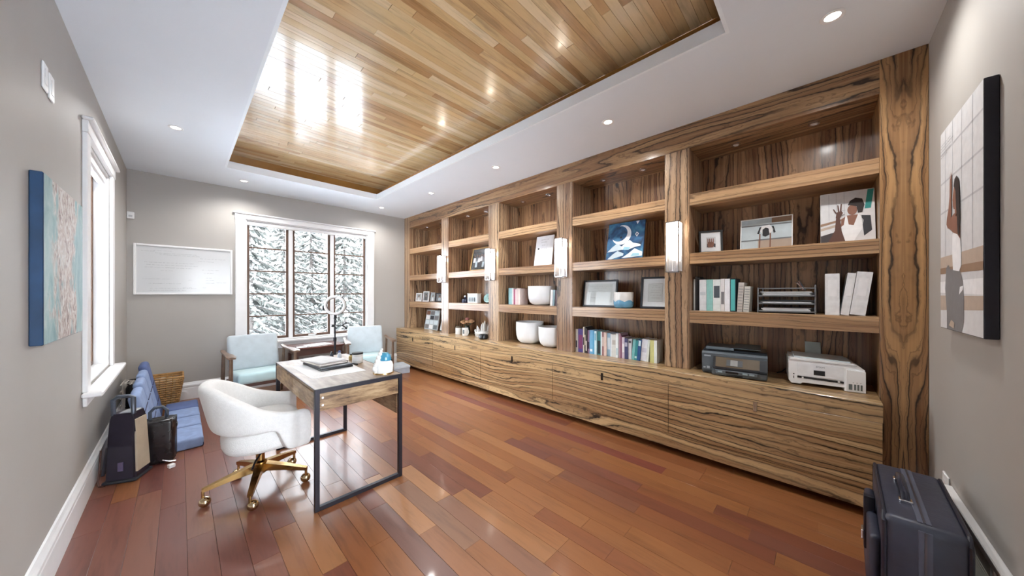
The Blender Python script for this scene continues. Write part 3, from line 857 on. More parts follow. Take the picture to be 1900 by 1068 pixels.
for v, e in ((0.955, 0.30), (0.94, 0.36), (0.925, 0.33), (0.91, 0.30), (0.895, 0.22)): scribble(g, 0.04, e, v - 0.03, 0.008, toP, rnd=rr)
g.obj('printed_caption', 'ink_grey', o)

# painting on the left wall: pale abstract on teal
pw, ph, pt = 0.75, 0.705, 0.034
m, nt, b = newmat('abstract_paint')
tc = nd(nt, 'ShaderNodeTexCoord'); mp = nd(nt, 'ShaderNodeMapping'); nt.links.new(tc.outputs['Object'], mp.inputs[0]); mp.inputs['Scale'].default_value = (1.9, 1, 1.0)
sep = nd(nt, 'ShaderNodeSeparateXYZ'); nt.links.new(tc.outputs['Object'], sep.inputs[0])
n1 = nd(nt, 'ShaderNodeTexNoise'); n1.inputs['Scale'].default_value = 4; n1.inputs['Detail'].default_value = 6; n1.inputs['Distortion'].default_value = 1.2; nt.links.new(mp.outputs[0], n1.inputs['Vector'])
n2 = nd(nt, 'ShaderNodeTexNoise'); n2.inputs['Scale'].default_value = 16; n2.inputs['Detail'].default_value = 6; n2.inputs['Distortion'].default_value = 2; nt.links.new(mp.outputs[0], n2.inputs['Vector'])
ctr = math_n(nt, 'SUBTRACT', 1.0, math_n(nt, 'MULTIPLY', math_n(nt, 'ABSOLUTE', math_n(nt, 'ADD', sep.outputs[0], 0.0)), 3.4))
f = math_n(nt, 'ADD', ctr, math_n(nt, 'MULTIPLY', math_n(nt, 'SUBTRACT', n1.outputs['Fac'], 0.5), 2.4))
bg = ramp(nt, n1.outputs['Fac'], [(0.3, lin((98, 140, 150))), (0.5, lin((140, 172, 174))), (0.7, lin((176, 192, 190)))])
fg = ramp(nt, n2.outputs['Fac'], [(0.36, lin((118, 96, 92))), (0.46, lin((176, 156, 146))), (0.6, lin((204, 200, 196)))])
fm = ramp(nt, f, [(0.25, (0, 0, 0)), (0.55, (1, 1, 1))])
nt.links.new(mixc(nt, fm, bg, fg), b.inputs['Base Color']); b.inputs['Roughness'].default_value = 0.5
bpn = nd(nt, 'ShaderNodeBump'); bpn.inputs['Strength'].default_value = 0.4; bpn.inputs['Distance'].default_value = 0.006; nt.links.new(n2.outputs['Fac'], bpn.inputs['Height']); nt.links.new(bpn.outputs[0], b.inputs['Normal'])
MATS['abstract_paint'] = m
o = thing('wall_painting', 'abstract pale and teal painting with blue edges on the left wall', 'painting', (XL + 0.0005, 2.642, 1.09), rz=PI / 2)
G().box((-pw / 2, -pt, 0), (pw / 2, 0, ph), 0.003).obj('stretched_canvas', M('blue_edge', (26, 60, 94), 0.5, var=0.25, scale=9), o)
flat(o, 'painted_face', 'abstract_paint', [(0.004, 0.004), (0.996, 0.004), (0.996, 0.996), (0.004, 0.996)], pw, ph, 1, y=-pt)

# whiteboard
o = thing('whiteboard', 'white framed whiteboard with faint handwriting on the back wall', 'whiteboard', (0.057, YB - 0.0005, 1.292), rz=0)
bw_, bh_ = 0.853, 0.588
g = G(); f = 0.022
g.box((-bw_ / 2, -0.022, 0), (-bw_ / 2 + f, 0, bh_), 0.003).box((bw_ / 2 - f, -0.022, 0), (bw_ / 2, 0, bh_), 0.003)
g.box((-bw_ / 2 + f, -0.022, 0), (bw_ / 2 - f, 0, f), 0.003).box((-bw_ / 2 + f, -0.022, bh_ - f), (bw_ / 2 - f, 0, bh_), 0.003)
g.obj('frame', 'trim_white', o)
G().box((-bw_ / 2 + f, -0.012, f), (bw_ / 2 - f, -0.001, bh_ - f)).obj('board', M('board_enamel', (206, 208, 210), 0.16, var=0.02, scale=4), o)
g = G(); toP = lambda u, v: (-bw_ / 2 + u * bw_, -0.0126, v * bh_)
rr = random.Random(21)
for u0, u1, v in ((0.07, 0.16, 0.86), (0.18, 0.32, 0.88), (0.2, 0.6, 0.83), (0.24, 0.6, 0.80), (0.64, 0.9, 0.76), (0.62, 0.78, 0.70), (0.10, 0.58, 0.64), (0.12, 0.58, 0.59), (0.10, 0.57, 0.54), (0.66, 0.84, 0.52), (0.25, 0.36, 0.48),
                  (0.68, 0.77, 0.45), (0.08, 0.14, 0.31), (0.15, 0.32, 0.31), (0.52, 0.57, 0.30), (0.70, 0.76, 0.35), (0.70, 0.78, 0.30), (0.14, 0.2, 0.22), (0.22, 0.42, 0.22), (0.70, 0.80, 0.24), (0.82, 0.92, 0.25), (0.15, 0.6, 0.12), (0.46, 0.56, 0.14), (0.14, 0.5, 0.08), (0.67, 0.70, 0.14)):
    scribble(g, u0, u1, v, 0.011, toP, rnd=rr, wgt=0.14)
g.obj('handwriting', M('marker_ink', (96, 100, 110), 0.6), o)

# sensor box, wall plates, outlet, return grille
o = thing('motion_sensor', 'small white motion sensor high in the back left corner', 'sensor', (-0.388, YB - 0.0005, 2.15))
G().box((-0.028, -0.03, 0), (0.028, 0, 0.08), 0.008, 3).obj('housing', 'white_plastic', o, smooth=True)
G().box((-0.014, -0.032, 0.018), (0.014, -0.029, 0.04), 0.002).obj('lens', M('lens_grey', (190, 192, 196), 0.3), o)
for (yc, zc), lb in (((2.47, 2.258), 'white wall plate high on the left wall, the one further left'), ((2.571, 2.253), 'white wall plate high on the left wall, the one nearer the window')):
    o = thing('wall_plate', lb, 'wall plate', (XL + 0.0005, yc, zc), rz=PI / 2, group='wall plates')
    G().box((-0.036, -0.007, -0.058), (0.036, 0, 0.058), 0.003).obj('plate', 'white_plastic', o)
    G().box((-0.017, -0.0095, -0.034), (0.017, -0.0072, 0.034), 0.001).obj('insert', 'trim_white', o)
o = thing('power_outlet', 'white power outlet plate on the right wall behind the suitcase', 'outlet', (2.563, YR + 0.0005, 0.372), rz=PI)
G().box((-0.046, -0.008, -0.06), (0.046, 0, 0.06), 0.003).obj('plate', 'white_plastic', o)
for dz in (-0.022, 0.022): G().box((-0.02, -0.0105, dz - 0.015), (0.02, -0.0082, dz + 0.015), 0.003).obj('socket', 'trim_white', o)
o = thing('air_return_grille', 'long low white air return grille at the foot of the right wall', 'grille', (2.06, YR + 0.0005, 0), rz=PI)
L2, GH = 0.42, 0.40
g = G()
g.box((-L2, -0.02, 0.001), (L2, 0, 0.05), 0.003).box((-L2, -0.02, GH - 0.035), (L2, 0, GH), 0.003)
g.box((-L2 - 0.004, -0.028, GH + 0.0003), (L2 + 0.004, 0, GH + 0.011), 0.003)
for u in (-L2, -L2 / 3 - 0.015, L2 / 3 - 0.015, L2 - 0.03): g.box((u, -0.02, 0.05), (u + 0.03, 0, GH - 0.035), 0.002)
g.obj('frame', 'trim_white', o)
g = G(); n = 0
for c0, c1 in ((-L2 + 0.03, -L2 / 3 - 0.015), (-L2 / 3 + 0.015, L2 / 3 - 0.015), (L2 / 3 + 0.015, L2 - 0.03)):
    g.box((c0, -0.003, 0.05), (c1, -0.001, GH - 0.035))
    z = 0.055
    while z < GH - 0.045:
        g.prism([(c0, -0.014, z), (c0, -0.004, z + 0.008), (c0, -0.003, z + 0.009), (c0, -0.013, z + 0.001)], (c1 - c0, 0, 0)); z += 0.0125
gr = g.obj('louvres', M('grille_cream', (212, 206, 194), 0.4), o); gr['kind'] = 'stuff'

# ------------------------------------------------------------------ DESK
M('rustic_wood', (150, 122, 92), 0.5)
def rustic():
    m, nt, b = newmat('rustic_oak')
    tc = nd(nt, 'ShaderNodeTexCoord'); mp = nd(nt, 'ShaderNodeMapping'); nt.links.new(tc.outputs['Object'], mp.inputs[0]); mp.inputs['Scale'].default_value = (2.2, 2.2, 14)
    n = nd(nt, 'ShaderNodeTexNoise'); n.inputs['Scale'].default_value = 3.5; n.inputs['Detail'].default_value = 8; n.inputs['Roughness'].default_value = 0.7; nt.links.new(mp.outputs[0], n.inputs['Vector'])
    n2 = nd(nt, 'ShaderNodeTexNoise'); n2.inputs['Scale'].default_value = 5; n2.inputs['Detail'].default_value = 4; nt.links.new(tc.outputs['Object'], n2.inputs['Vector'])
    f = math_n(nt, 'ADD', math_n(nt, 'MULTIPLY', n.outputs['Fac'], 0.6), math_n(nt, 'MULTIPLY', n2.outputs['Fac'], 0.4))
    nt.links.new(ramp(nt, f, [(0.36, lin((64, 46, 34))), (0.45, lin((126, 98, 70))), (0.56, lin((170, 142, 108))), (0.68, lin((196, 172, 138)))]), b.inputs['Base Color'])
    b.inputs['Roughness'].default_value = 0.38
    MATS['rustic_oak'] = m
    m, nt, b = newmat('rustic_top')
    tc = nd(nt, 'ShaderNodeTexCoord'); mp = nd(nt, 'ShaderNodeMapping'); nt.links.new(tc.outputs['Object'], mp.inputs[0]); mp.inputs['Scale'].default_value = (9, 1.6, 4)
    n = nd(nt, 'ShaderNodeTexNoise'); n.inputs['Scale'].default_value = 3.0; n.inputs['Detail'].default_value = 7; nt.links.new(mp.outputs[0], n.inputs['Vector'])
    nt.links.new(ramp(nt, n.outputs['Fac'], [(0.3, lin((104, 84, 68))), (0.5, lin((142, 120, 100))), (0.7, lin((166, 146, 124)))]), b.inputs['Base Color'])
    b.inputs['Roughness'].default_value = 0.42
    MATS['rustic_top'] = m
rustic()
DX, DY = 0.83, 2.715
desk = thing('desk', 'rustic brown wood desk on black steel frames', 'desk', (DX, DY, 0))
hx, hy = 0.275, 0.555
G().box((-hx + 0.004, -hy + 0.004, 0.708), (hx - 0.004, hy - 0.004, 0.7305), 0.002).obj('desk_top', 'rustic_top', desk)
def uframe(y):
    g = G(); t = 0.026
    for sx in (-1, 1): g.box((sx * (hx - t / 2) - t / 2, y - t / 2, 0.0), (sx * (hx - t / 2) + t / 2, y + t / 2, 0.7285), 0.0015)
    g.box((-hx + t, y - t / 2, 0.0005), (hx - t, y + t / 2, t), 0.0015).box((-hx + t, y - t / 2, 0.7285 - t), (hx - t, y + t / 2, 0.7285), 0.0015)
    return g.obj('leg_frame', M('desk_steel', (44, 42, 50), 0.4, 0.5), desk)
uframe(-hy + 0.009); uframe(hy - 0.009)
G().box((-hx + 0.028, -hy + 0.004, 0.595), (hx - 0.028, -hy + 0.022, 0.704), 0.001).obj('side_apron', 'rustic_oak', desk)
G().box((-hx + 0.028, hy - 0.022, 0.595), (hx - 0.028, hy - 0.004, 0.704), 0.001).obj('side_apron', 'rustic_oak', desk)
for i, (a, b) in enumerate(((-hy + 0.026, -0.003), (0.003, hy - 0.026))):
    d = G().box((-hx + 0.001, a, 0.597), (-hx + 0.019, b, 0.706), 0.0015).obj('drawer_front', 'rustic_oak', desk)
    G().box((-hx + 0.019, a + 0.015, 0.60), (hx - 0.06, b - 0.015, 0.69)).obj('drawer_box', M('drawer_inner', (96, 78, 60), 0.6), d)
G().box((hx - 0.03, -hy + 0.024, 0.447), (hx - 0.014, hy - 0.024, 0.706), 0.001).obj('modesty_panel', 'rustic_oak', desk)
for dz in (0.63, 0.675):
    G().cyl((-hx + 0.042, -hy + 0.0045, dz), (-hx + 0.042, -hy - 0.001, dz), 0.007, n=12).obj('bolt', 'chrome', desk, smooth=True)
g = G()
e = 0.0035
g.box((-hx, -hy, 0.7265), (hx, -hy + e, 0.7312)).box((-hx, hy - e, 0.7265), (hx, hy, 0.7312)).box((-hx, -hy + e, 0.7265), (-hx + e, hy - e, 0.7312)).box((hx - e, -hy + e, 0.7265), (hx, hy - e, 0.7312))
g.obj('metal_edge', M('edge_metal', (88, 84, 84), 0.35, 0.6), desk)
ZD = 0.7309
# things on the desk
o = thing('paper_sheet', 'large white sheet lying on the desk under the notebooks', 'paper', (0.795, 2.71, ZD), rz=R(0))
g = G()
g.prism([(-0.19, 0.27, 0), (-0.185, -0.262, 0), (0.165, -0.277, 0), (0.175, 0.25, 0)], (0, 0, 0.0012)); g.obj('sheet', 'paper', o)
g = G(); rr = random.Random(9); toP = lambda u, v: (-0.17 + u * 0.32, -0.24 + v * 0.45, 0.0015)
for v in (0.05, 0.1, 0.15): scribble(g, 0.05, 0.6, v, 0.02, toP, rnd=rr, wgt=0.12)
g.obj('pencil_lines', 'ink_grey', o)
o = thing('document_tray', 'flat black laptop sleeve on the desk sheet under the notebooks', 'laptop', (0.815, 2.83, ZD + 0.0014), rz=R(4))
G().box((-0.115, -0.20, 0.0), (0.115, 0.19, 0.012), 0.004, 2).obj('base', 'black_plastic', o, smooth=True)
G().box((-0.113, -0.198, 0.0125), (0.113, 0.188, 0.024), 0.004, 2).obj('lid', M('slate_plastic', (62, 66, 74), 0.35), o, smooth=True)
o = thing('notebook', 'grey notebook on top of the black laptop sleeve', 'notebook', (0.80, 2.86, ZD + 0.026), rz=R(8))
g = G().box((-0.105, -0.17, 0), (0.105, 0.17, 0.003), 0.001).box((-0.105, -0.17, 0.013), (0.105, 0.17, 0.016), 0.001).box((0.101, -0.17, 0), (0.105, 0.17, 0.016), 0.001)
g.obj('cover', M('notebook_grey', (150, 140, 138), 0.6), o); G().box((-0.102, -0.167, 0.003), (0.10, 0.167, 0.013)).obj('page_block', M('pages', (232, 228, 218), 0.8), o)
o = thing('loose_papers', 'small fanned stack of white paper on the grey notebook', 'paper', (0.79, 2.87, ZD + 0.0425), rz=R(14))
for k in range(3): G().box((-0.095, -0.15, 0.0015 * k), (0.095, 0.15, 0.0015 * k + 0.0014), m=Matrix.Rotation(R(3 * k), 4, 'Z')).obj('sheet', M('paper_grey', (206, 206, 208), 0.7), o)
o = thing('pen', 'dark pen lying beside the notebooks on the desk', 'pen', (0.965, 2.74, ZD + 0.006), rz=R(20))
G().cyl((0, -0.07, 0), (0, 0.06, 0), 0.005, n=10).cyl((0, 0.06, 0), (0, 0.075, 0), 0.005, 0.001, 10).obj('barrel', 'black_plastic', o, smooth=True)
G().box((-0.0015, -0.065, 0.005), (0.0015, -0.03, 0.0065)).obj('clip', 'chrome', o)
o = thing('candle_jar', 'white candle jar with a black rim on the desk', 'candle', (1.02, 2.76, ZD))
G().lathe([(0, 0), (0.038, 0), (0.041, 0.004), (0.041, 0.076), (0.0385, 0.076), (0.037, 0.012), (0, 0.012)], n=28).obj('jar', M('white_glaze', (228, 228, 226), 0.2), o, smooth=True)
G().lathe([(0.0385, 0.072), (0.0425, 0.072), (0.0425, 0.085), (0.0, 0.088), (0, 0.078), (0.0385, 0.078)], n=28).obj('lid', 'black_matte', o, smooth=True)
G().grid(lambda u, v: (0.0414 * math.cos(u * 1.6 + 3.6), 0.0414 * math.sin(u * 1.6 + 3.6), 0.02 + 0.035 * v), 10, 2).obj('paper_label', 'paper', o)
for i, (bx_, by_, hh, rr_, c, lb) in enumerate(((0.965, 3.02, 0.075, 0.016, (206, 214, 226), 'small clear blue bottle behind the candle jar on the desk'), (1.03, 2.93, 0.05, 0.02, (196, 172, 112), 'small amber jar next to the candle jar on the desk'), (0.93, 3.11, 0.06, 0.015, (60, 66, 78), 'small dark dropper bottle at the far end of the desk'))):
    o = thing('small_bottle', lb, 'bottle', (bx_, by_, ZD))
    G().lathe([(0, 0), (rr_, 0), (rr_, hh * 0.6), (rr_ * 0.45, hh * 0.75), (rr_ * 0.45, hh * 0.82), (0, hh * 0.82)], n=18).obj('body', M('bottle_%d' % i, c, 0.15), o, smooth=True)
    G().lathe([(0, hh * 0.8), (rr_ * 0.6, hh * 0.8), (rr_ * 0.5, hh), (0, hh)], n=14).obj('cap', M('cap_%d' % i, ((70, 90, 150), (40, 40, 42), (30, 30, 34))[i], 0.4), o, smooth=True)
# white jug-shaped diffuser with a blue dome
o = thing('ceramic_diffuser', 'white ceramic diffuser with a glossy blue dome at the desk corner', 'diffuser', (1.02, 2.275, ZD))
G().lathe([(0, 0), (0.06, 0), (0.066, 0.01), (0.068, 0.055), (0.06, 0.078), (0.045, 0.09), (0.0, 0.094)], n=36).obj('body', M('white_gloss', (240, 240, 238), 0.12, coat=0.4), o, smooth=True)
G().lathe([(0.0, 0.088), (0.042, 0.088), (0.044, 0.105), (0.036, 0.13), (0.018, 0.144), (0, 0.147)], (0.012, 0, 0), n=28).obj('dome', M('blue_gloss', (62, 142, 176), 0.1, coat=0.6), o, smooth=True)
g = G()
for a, z, r in ((-0.058, 0.02, 0.017), (-0.066, 0.04, 0.02), (-0.058, 0.065, 0.019), (-0.046, 0.09, 0.019), (-0.04, 0.115, 0.017), (-0.03, 0.14, 0.015), (-0.022, 0.158, 0.011), (-0.015, 0.172, 0.007)):
    g.ball((a, -0.012, z), r, (1, 1, 1.1), 12, 8)
g.obj('cloud_figure', 'white_gloss', o, smooth=True)
G().lathe([(0.061, 0.0), (0.071, 0.0), (0.069, 0.008), (0.061, 0.008)], n=36).obj('base_ring', 'brass', o, smooth=True)
G().box((0.055, -0.012, 0.07), (0.066, 0.012, 0.095), 0.003).obj('switch', 'black_plastic', o)

# ------------------------------------------------------------------ OFFICE CHAIR
M('boucle_white', (236, 236, 235), 0.9, var=0.03, scale=60, bump=0.25, sheen=0.3)
M('boucle_cream', (214, 204, 190), 0.9, var=0.03, scale=60, bump=0.25, sheen=0.3)
ch = thing('office_chair', 'white barrel-back swivel chair with brass star base at the desk', 'chair', (0.377, 2.721, 0), rz=R(-4))
def sm(a, b, x):
    x = max(0, min(1, (x - a) / (b - a))); return x * x * (3 - 2 * x)
def shell(u, v):
    """u along the wrap (0 = one arm front .. 1 = other), v around the section"""
    a = R(-128 + 256 * u)             # 0 = back of the chair (-x local)
    aa = abs(math.degrees(a))
    top = 0.742 - 0.195 * sm(20, 122, aa)
    bot = 0.462 - 0.145 * sm(98, 107, aa)
    th = 0.036
    # section loop: outer bottom -> outer top -> inner top -> inner bottom
    seq = [(1, 0.0), (1, 0.33), (1, 0.66), (1, 0.93), (0.5, 1.0), (-0.5, 1.0), (-1, 0.93), (-1, 0.66), (-1, 0.33), (-1, 0.0), (-0.5, -0.03), (0.5, -0.03)]
    o_, f = seq[int(round(v * 11))]
    z = bot + (top - bot) * f
    lean = (z - 0.46) / 0.29
    rx = 0.215 + 0.03 * sm(60, 120, aa) + (0.062 * lean) * (1 - sm(50, 115, aa))
    ry = 0.285 + 0.02 * lean
    off = o_ * th
    x = -(rx + off) * math.cos(a) + 0.0
    if aa > 90: x = -(0.295 + off) * math.cos(a) * 1.25
    y = -(ry + off) * math.sin(a) if aa < 90 else -(ry + off) * (1 - 0.10 * sm(90, 128, aa)) * math.copysign(1, a)
    return Vector((x, y, z))
g = G()
N, Mv = 65, 12
vs = [[g.bm.verts.new(shell(i / (N - 1), j / 11)) for j in range(Mv)] for i in range(N)]
for i in range(N - 1):
    for j in range(Mv):
        k = (j + 1) % Mv
        g.bm.faces.new((vs[i][j], vs[i + 1][j], vs[i + 1][k], vs[i][k]))
g.bm.faces.new(vs[0][::-1]); g.bm.faces.new(vs[-1])
sh = g.obj('wrap_back', 'boucle_white', ch, smooth=True, angle=80)
md = sh.modifiers.new('s', 'SUBSURF'); md.levels = 1; md.render_levels = 2
def cushion(prof, sx, sy, p=2.6, n=40):
    """superellipse cushion, prof = [(scale, z)]"""
    g = G(); rings = []
    for s_, z in prof:
        if s_ <= 0: rings.append([g.bm.verts.new((0, 0, z))]); continue
        rings.append([g.bm.verts.new((math.copysign(abs(math.cos(2 * PI * i / n)) ** (2 / p), math.cos(2 * PI * i / n)) * sx * s_, math.copysign(abs(math.sin(2 * PI * i / n)) ** (2 / p), math.sin(2 * PI * i / n)) * sy * s_, z)) for i in range(n)])
    for a, b in zip(rings, rings[1:]):
        for i in range(n):
            j = (i + 1) % n
            if len(a) == 1: g.bm.faces.new((a[0], b[j], b[i]))
            elif len(b) == 1: g.bm.faces.new((a[i], a[j], b[0]))
            else: g.bm.faces.new((a[i], a[j], b[j], b[i]))
    return g
cushion([(0, 0.312), (0.84, 0.312), (0.94, 0.32), (0.99, 0.345), (1.0, 0.385), (0.96, 0.425), (0.9, 0.45), (0.85, 0.475), (0.7, 0.486), (0, 0.488)], 0.222, 0.262).obj('seat_cushion', 'boucle_white', ch, smooth=True, loc=(0.02, 0, 0), angle=60)
G().lathe([(0, 0.285), (0.10, 0.285), (0.10, 0.3115), (0, 0.3115)], n=24).obj('seat_plate', 'black_metal', ch, smooth=True)
G().lathe([(0, 0.10), (0.034, 0.10), (0.036, 0.115), (0.036, 0.175), (0.024, 0.185), (0.024, 0.29), (0, 0.29)], n=24).obj('gas_column', 'brass', ch, smooth=True)
G().tube([(0, -0.03, 0.235), (-0.03, -0.07, 0.21), (-0.05, -0.1, 0.175)], 0.006).tube([(0, 0, 0.25), (0, -0.03, 0.235)], 0.006).obj('tilt_lever', 'black_metal', ch, smooth=True)
for k in range(5):
    a = R(184 + 72 * k)
    d = Vector((math.cos(a), math.sin(a), 0)); s_ = Vector((-d.y, d.x, 0))
    g = G()
    pts = []
    for r_, hw_, zt, zb in ((0.02, 0.024, 0.168, 0.118), (0.15, 0.019, 0.142, 0.108), (0.285, 0.013, 0.108, 0.088)):
        c = d * r_
        pts.append([g.bm.verts.new(c + s_ * q * hw_ + Vector((0, 0, z))) for q, z in ((1, zb), (1, zt), (-1, zt), (-1, zb))])
    for A, B in zip(pts, pts[1:]):
        for j in range(4): g.bm.faces.new((A[j], A[(j + 1) % 4], B[(j + 1) % 4], B[j]))
    g.bm.faces.new(pts[0][::-1]); g.bm.faces.new(pts[-1])
    leg = g.obj('leg', 'brass', ch)
    c = d * 0.28
    G().cyl((c.x, c.y, 0.045), (c.x, c.y, 0.092), 0.008, n=12).obj('caster_stem', 'brass', leg, smooth=True)
    cc = c + s_ * 0.012
    G().ball((cc.x - d.x * 0.008, cc.y - d.y * 0.008, 0.03), 0.03, (1, 1, 1), 18, 12).obj('caster', M('caster_brass', (206, 186, 150), 0.12, 1.0), leg, smooth=True)

# ------------------------------------------------------------------ ARMCHAIRS
M('pale_blue_velvet', (190, 202, 210), 0.75, var=0.07, scale=10, sheen=0.4)
M('seat_blue_velvet', (184, 214, 220), 0.75, var=0.06, scale=10, sheen=0.4)
M('walnut', (110, 88, 72), 0.4, var=0.25, scale=14)
M('dark_walnut', (74, 46, 38), 0.35, var=0.2, scale=10)
def armchair(label, loc, rz):
    t = thing('armchair', label, 'armchair', loc, rz, 'pale blue armchairs by the window')
    # local: faces -y, seat centre at origin
    mb = Matrix.Translation((0, 0.22, 0.36)) @ Matrix.Rotation(R(-14), 4, 'X')
    G().box((-0.255, 0, 0), (0.255, 0.09, 0.44), 0.03, 3, m=mb).obj('backrest', 'pale_blue_velvet', t, smooth=True, angle=60)
    ms = Matrix.Translation((0, -0.27, 0.275)) @ Matrix.Rotation(R(-4), 4, 'X')
    G().box((-0.25, 0, 0), (0.25, 0.53, 0.125), 0.035, 3, m=ms).obj('seat_cushion', 'seat_blue_velvet', t, smooth=True, angle=60)
    G().box((-0.27, -0.255, 0.245), (0.27, -0.225, 0.285), 0.004).box((-0.27, 0.23, 0.215), (0.27, 0.26, 0.255), 0.004).box((-0.275, -0.25, 0.235), (-0.25, 0.25, 0.27), 0.004).box((0.25, -0.25, 0.235), (0.275, 0.25, 0.27), 0.004).obj('seat_frame', 'dark_walnut', t)
    for s_ in (-1, 1):
        x = s_ * 0.302
        G().tube([(x, -0.25, 0.0), (x, -0.262, 0.3), (x, -0.27, 0.585)], [0.013, 0.02, 0.017], 8).obj('front_leg', 'walnut', t, smooth=True)
        G().tube([(x, 0.33, 0.0), (x, 0.27, 0.3), (x, 0.22, 0.6)], [0.013, 0.02, 0.016], 8).obj('rear_leg', 'walnut', t, smooth=True)
        g = G(); rows_ = []
        for yy, hw_, z in ((-0.34, 0.03, 0.60), (-0.29, 0.042, 0.606), (-0.16, 0.036, 0.61), (0.0, 0.026, 0.604), (0.16, 0.022, 0.60), (0.30, 0.02, 0.612)):
            rows_.append([g.bm.verts.new((x + q * hw_, yy, z + dz)) for q, dz in ((-1, -0.012), (-1, 0.006), (0, 0.012), (1, 0.006), (1, -0.012))])
        for A, B in zip(rows_, rows_[1:]):
            for j in range(5): g.bm.faces.new((A[j], A[(j + 1) % 5], B[(j + 1) % 5], B[j]))
        g.bm.faces.new(rows_[0][::-1]); g.bm.faces.new(rows_[-1])
        g.obj('armrest', 'walnut', t, smooth=True, angle=50)
        G().box((min(x, s_ * 0.26), -0.25, 0.24), (max(x, s_ * 0.26), -0.225, 0.27)).box((min(x, s_ * 0.26), 0.24, 0.23), (max(x, s_ * 0.26), 0.265, 0.26)).obj('side_stretcher', 'walnut', t)
armchair('pale blue armchair with wood arms below the whiteboard, left of the window table', (0.675, 4.93, 0), R(3))
armchair('pale blue armchair with wood arms right of the ring light, near the bookcase', (2.0, 4.98, 0), R(-14))

# table below the window, with things on it
t = thing('side_table', 'dark red-brown wooden table between the armchairs under the window', 'table', (1.36, 5.27, 0))
G().box((-0.31, -0.24, 0.545), (0.33, 0.25, 0.57), 0.004).obj('table_top', M('table_wood', (96, 62, 56), 0.2, var=0.2, scale=8), t)
G().box((-0.28, -0.21, 0.46), (0.30, -0.19, 0.545)).box((-0.28, 0.19, 0.46), (0.30, 0.21, 0.545)).box((-0.28, -0.19, 0.46), (-0.26, 0.19, 0.545)).box((0.28, -0.19, 0.46), (0.30, 0.19, 0.545)).obj('apron', 'dark_walnut', t)
for sx in (-0.27, 0.29):
    for sy in (-0.2, 0.2): G().box((sx - 0.018, sy - 0.018, 0), (sx + 0.018, sy + 0.018, 0.46), 0.003).obj('leg', 'dark_walnut', t)
o = thing('magazine', 'white open booklet lying on the window table', 'magazine', (1.38, 5.22, 0.5705), rz=R(12))
G().box((-0.15, -0.1, 0), (0.0, 0.1, 0.004), 0.001).box((0.001, -0.1, 0), (0.15, 0.1, 0.005), 0.001).obj('pages', 'paper', o)
o = thing('envelope', 'white envelope on the left side of the window table', 'envelope', (1.16, 5.12, 0.5705), rz=R(-8))
G().box((-0.06, -0.045, 0), (0.06, 0.045, 0.003)).obj('body', M('envelope_grey', (200, 202, 206), 0.7), o); G().poly([(-0.058, 0.043, 0.0035), (0.058, 0.043, 0.0035), (0, -0.01, 0.0035)]).obj('flap', 'paper', o)
o = thing('tissue_box', 'white box standing under the window table top', 'box', (1.22, 5.12, 0), rz=0)
G().box((-0.05, -0.05, 0), (0.05, 0.05, 0.42), 0.004).obj('carton', M('carton_white', (206, 206, 208), 0.6), o); G().box((-0.04, -0.0512, 0.32), (0.04, -0.0502, 0.38)).obj('label', 'ink_grey', o)

# ring light
t = thing('ring_light', 'ring lamp on a thin black tripod stand before the window', 'ring light', (1.36, 4.42, 0))
rc = Vector((0, 0, 1.155)); rrad = 0.108
ax_n = Vector((-0.45, -0.89, 0)).normalized(); ax_s = Vector((-ax_n.y, ax_n.x, 0))
def ringpts(r, off, n=40): return [rc + ax_n * off + ax_s * (r * math.cos(2 * PI * i / n)) + Vector((0, 0, r * math.sin(2 * PI * i / n))) for i in range(n)]
G().tube(ringpts(rrad, 0.006), 0.017, 10, True).obj('diffuser', M('ring_diffuser', (206, 206, 206), 0.4), t, smooth=True)
G().tube(ringpts(rrad, -0.012), 0.02, 10, True).obj('housing', 'black_plastic', t, smooth=True)
bx0 = rc + ax_s * 0.13 * -1
G().box((-0.018, -0.018, 0.99), (0.018, 0.018, 1.035), 0.004).tube([(0, 0, 0.98), (0, 0, 1.05)], 0.012).obj('swivel_head', 'black_plastic', t, smooth=True)
G().box((bx0.x - 0.012, bx0.y - 0.012, 1.10), (bx0.x + 0.012, bx0.y + 0.012, 1.15), 0.003).obj('control_knob', 'black_plastic', t)
G().cyl((0, 0, 0.30), (0, 0, 0.72), 0.013, n=12).cyl((0, 0, 0.72), (0, 0, 0.99), 0.009, n=12).cyl((0, 0, 0.70), (0, 0, 0.75), 0.018, n=12).obj('pole', 'black_metal', t, smooth=True)
g = G()
g.tube([(0.012, -0.01, 0.90), (0.07, -0.05, 0.90), (0.10, -0.07, 0.875)], 0.007).tube([(0.07, -0.05, 0.90), (0.10, -0.07, 0.93)], 0.007).box((-0.045, -0.02, 0.885), (-0.005, 0.015, 0.915), 0.005).box((0.088, -0.085, 0.925), (0.12, -0.055, 0.94), 0.003).box((0.09, -0.085, 0.855), (0.115, -0.06, 0.88), 0.003)
g.obj('phone_clamp', 'black_plastic', t)
for k in range(3):
    a = R(100 + 120 * k)
    G().tube([(0, 0, 0.42), (0.16 * math.cos(a), 0.16 * math.sin(a), 0.015)], 0.009).tube([(0, 0, 0.28), (0.09 * math.cos(a), 0.09 * math.sin(a), 0.20)], 0.006).obj('leg', 'black_metal', t, smooth=True)

# low pale box by the cabinets
o = thing('storage_box', 'low pale grey box on the floor between armchair and cabinets', 'box', (2.53, 5.06, 0), rz=R(-8))
G().box((-0.13, -0.16, 0), (0.13, 0.17, 0.10), 0.006).obj('body', M('box_grey', (170, 178, 190), 0.6), o)
G().box((-0.136, -0.166, 0.085), (0.136, 0.176, 0.125), 0.006).obj('lid', M('box_pale', (196, 206, 216), 0.5), o)

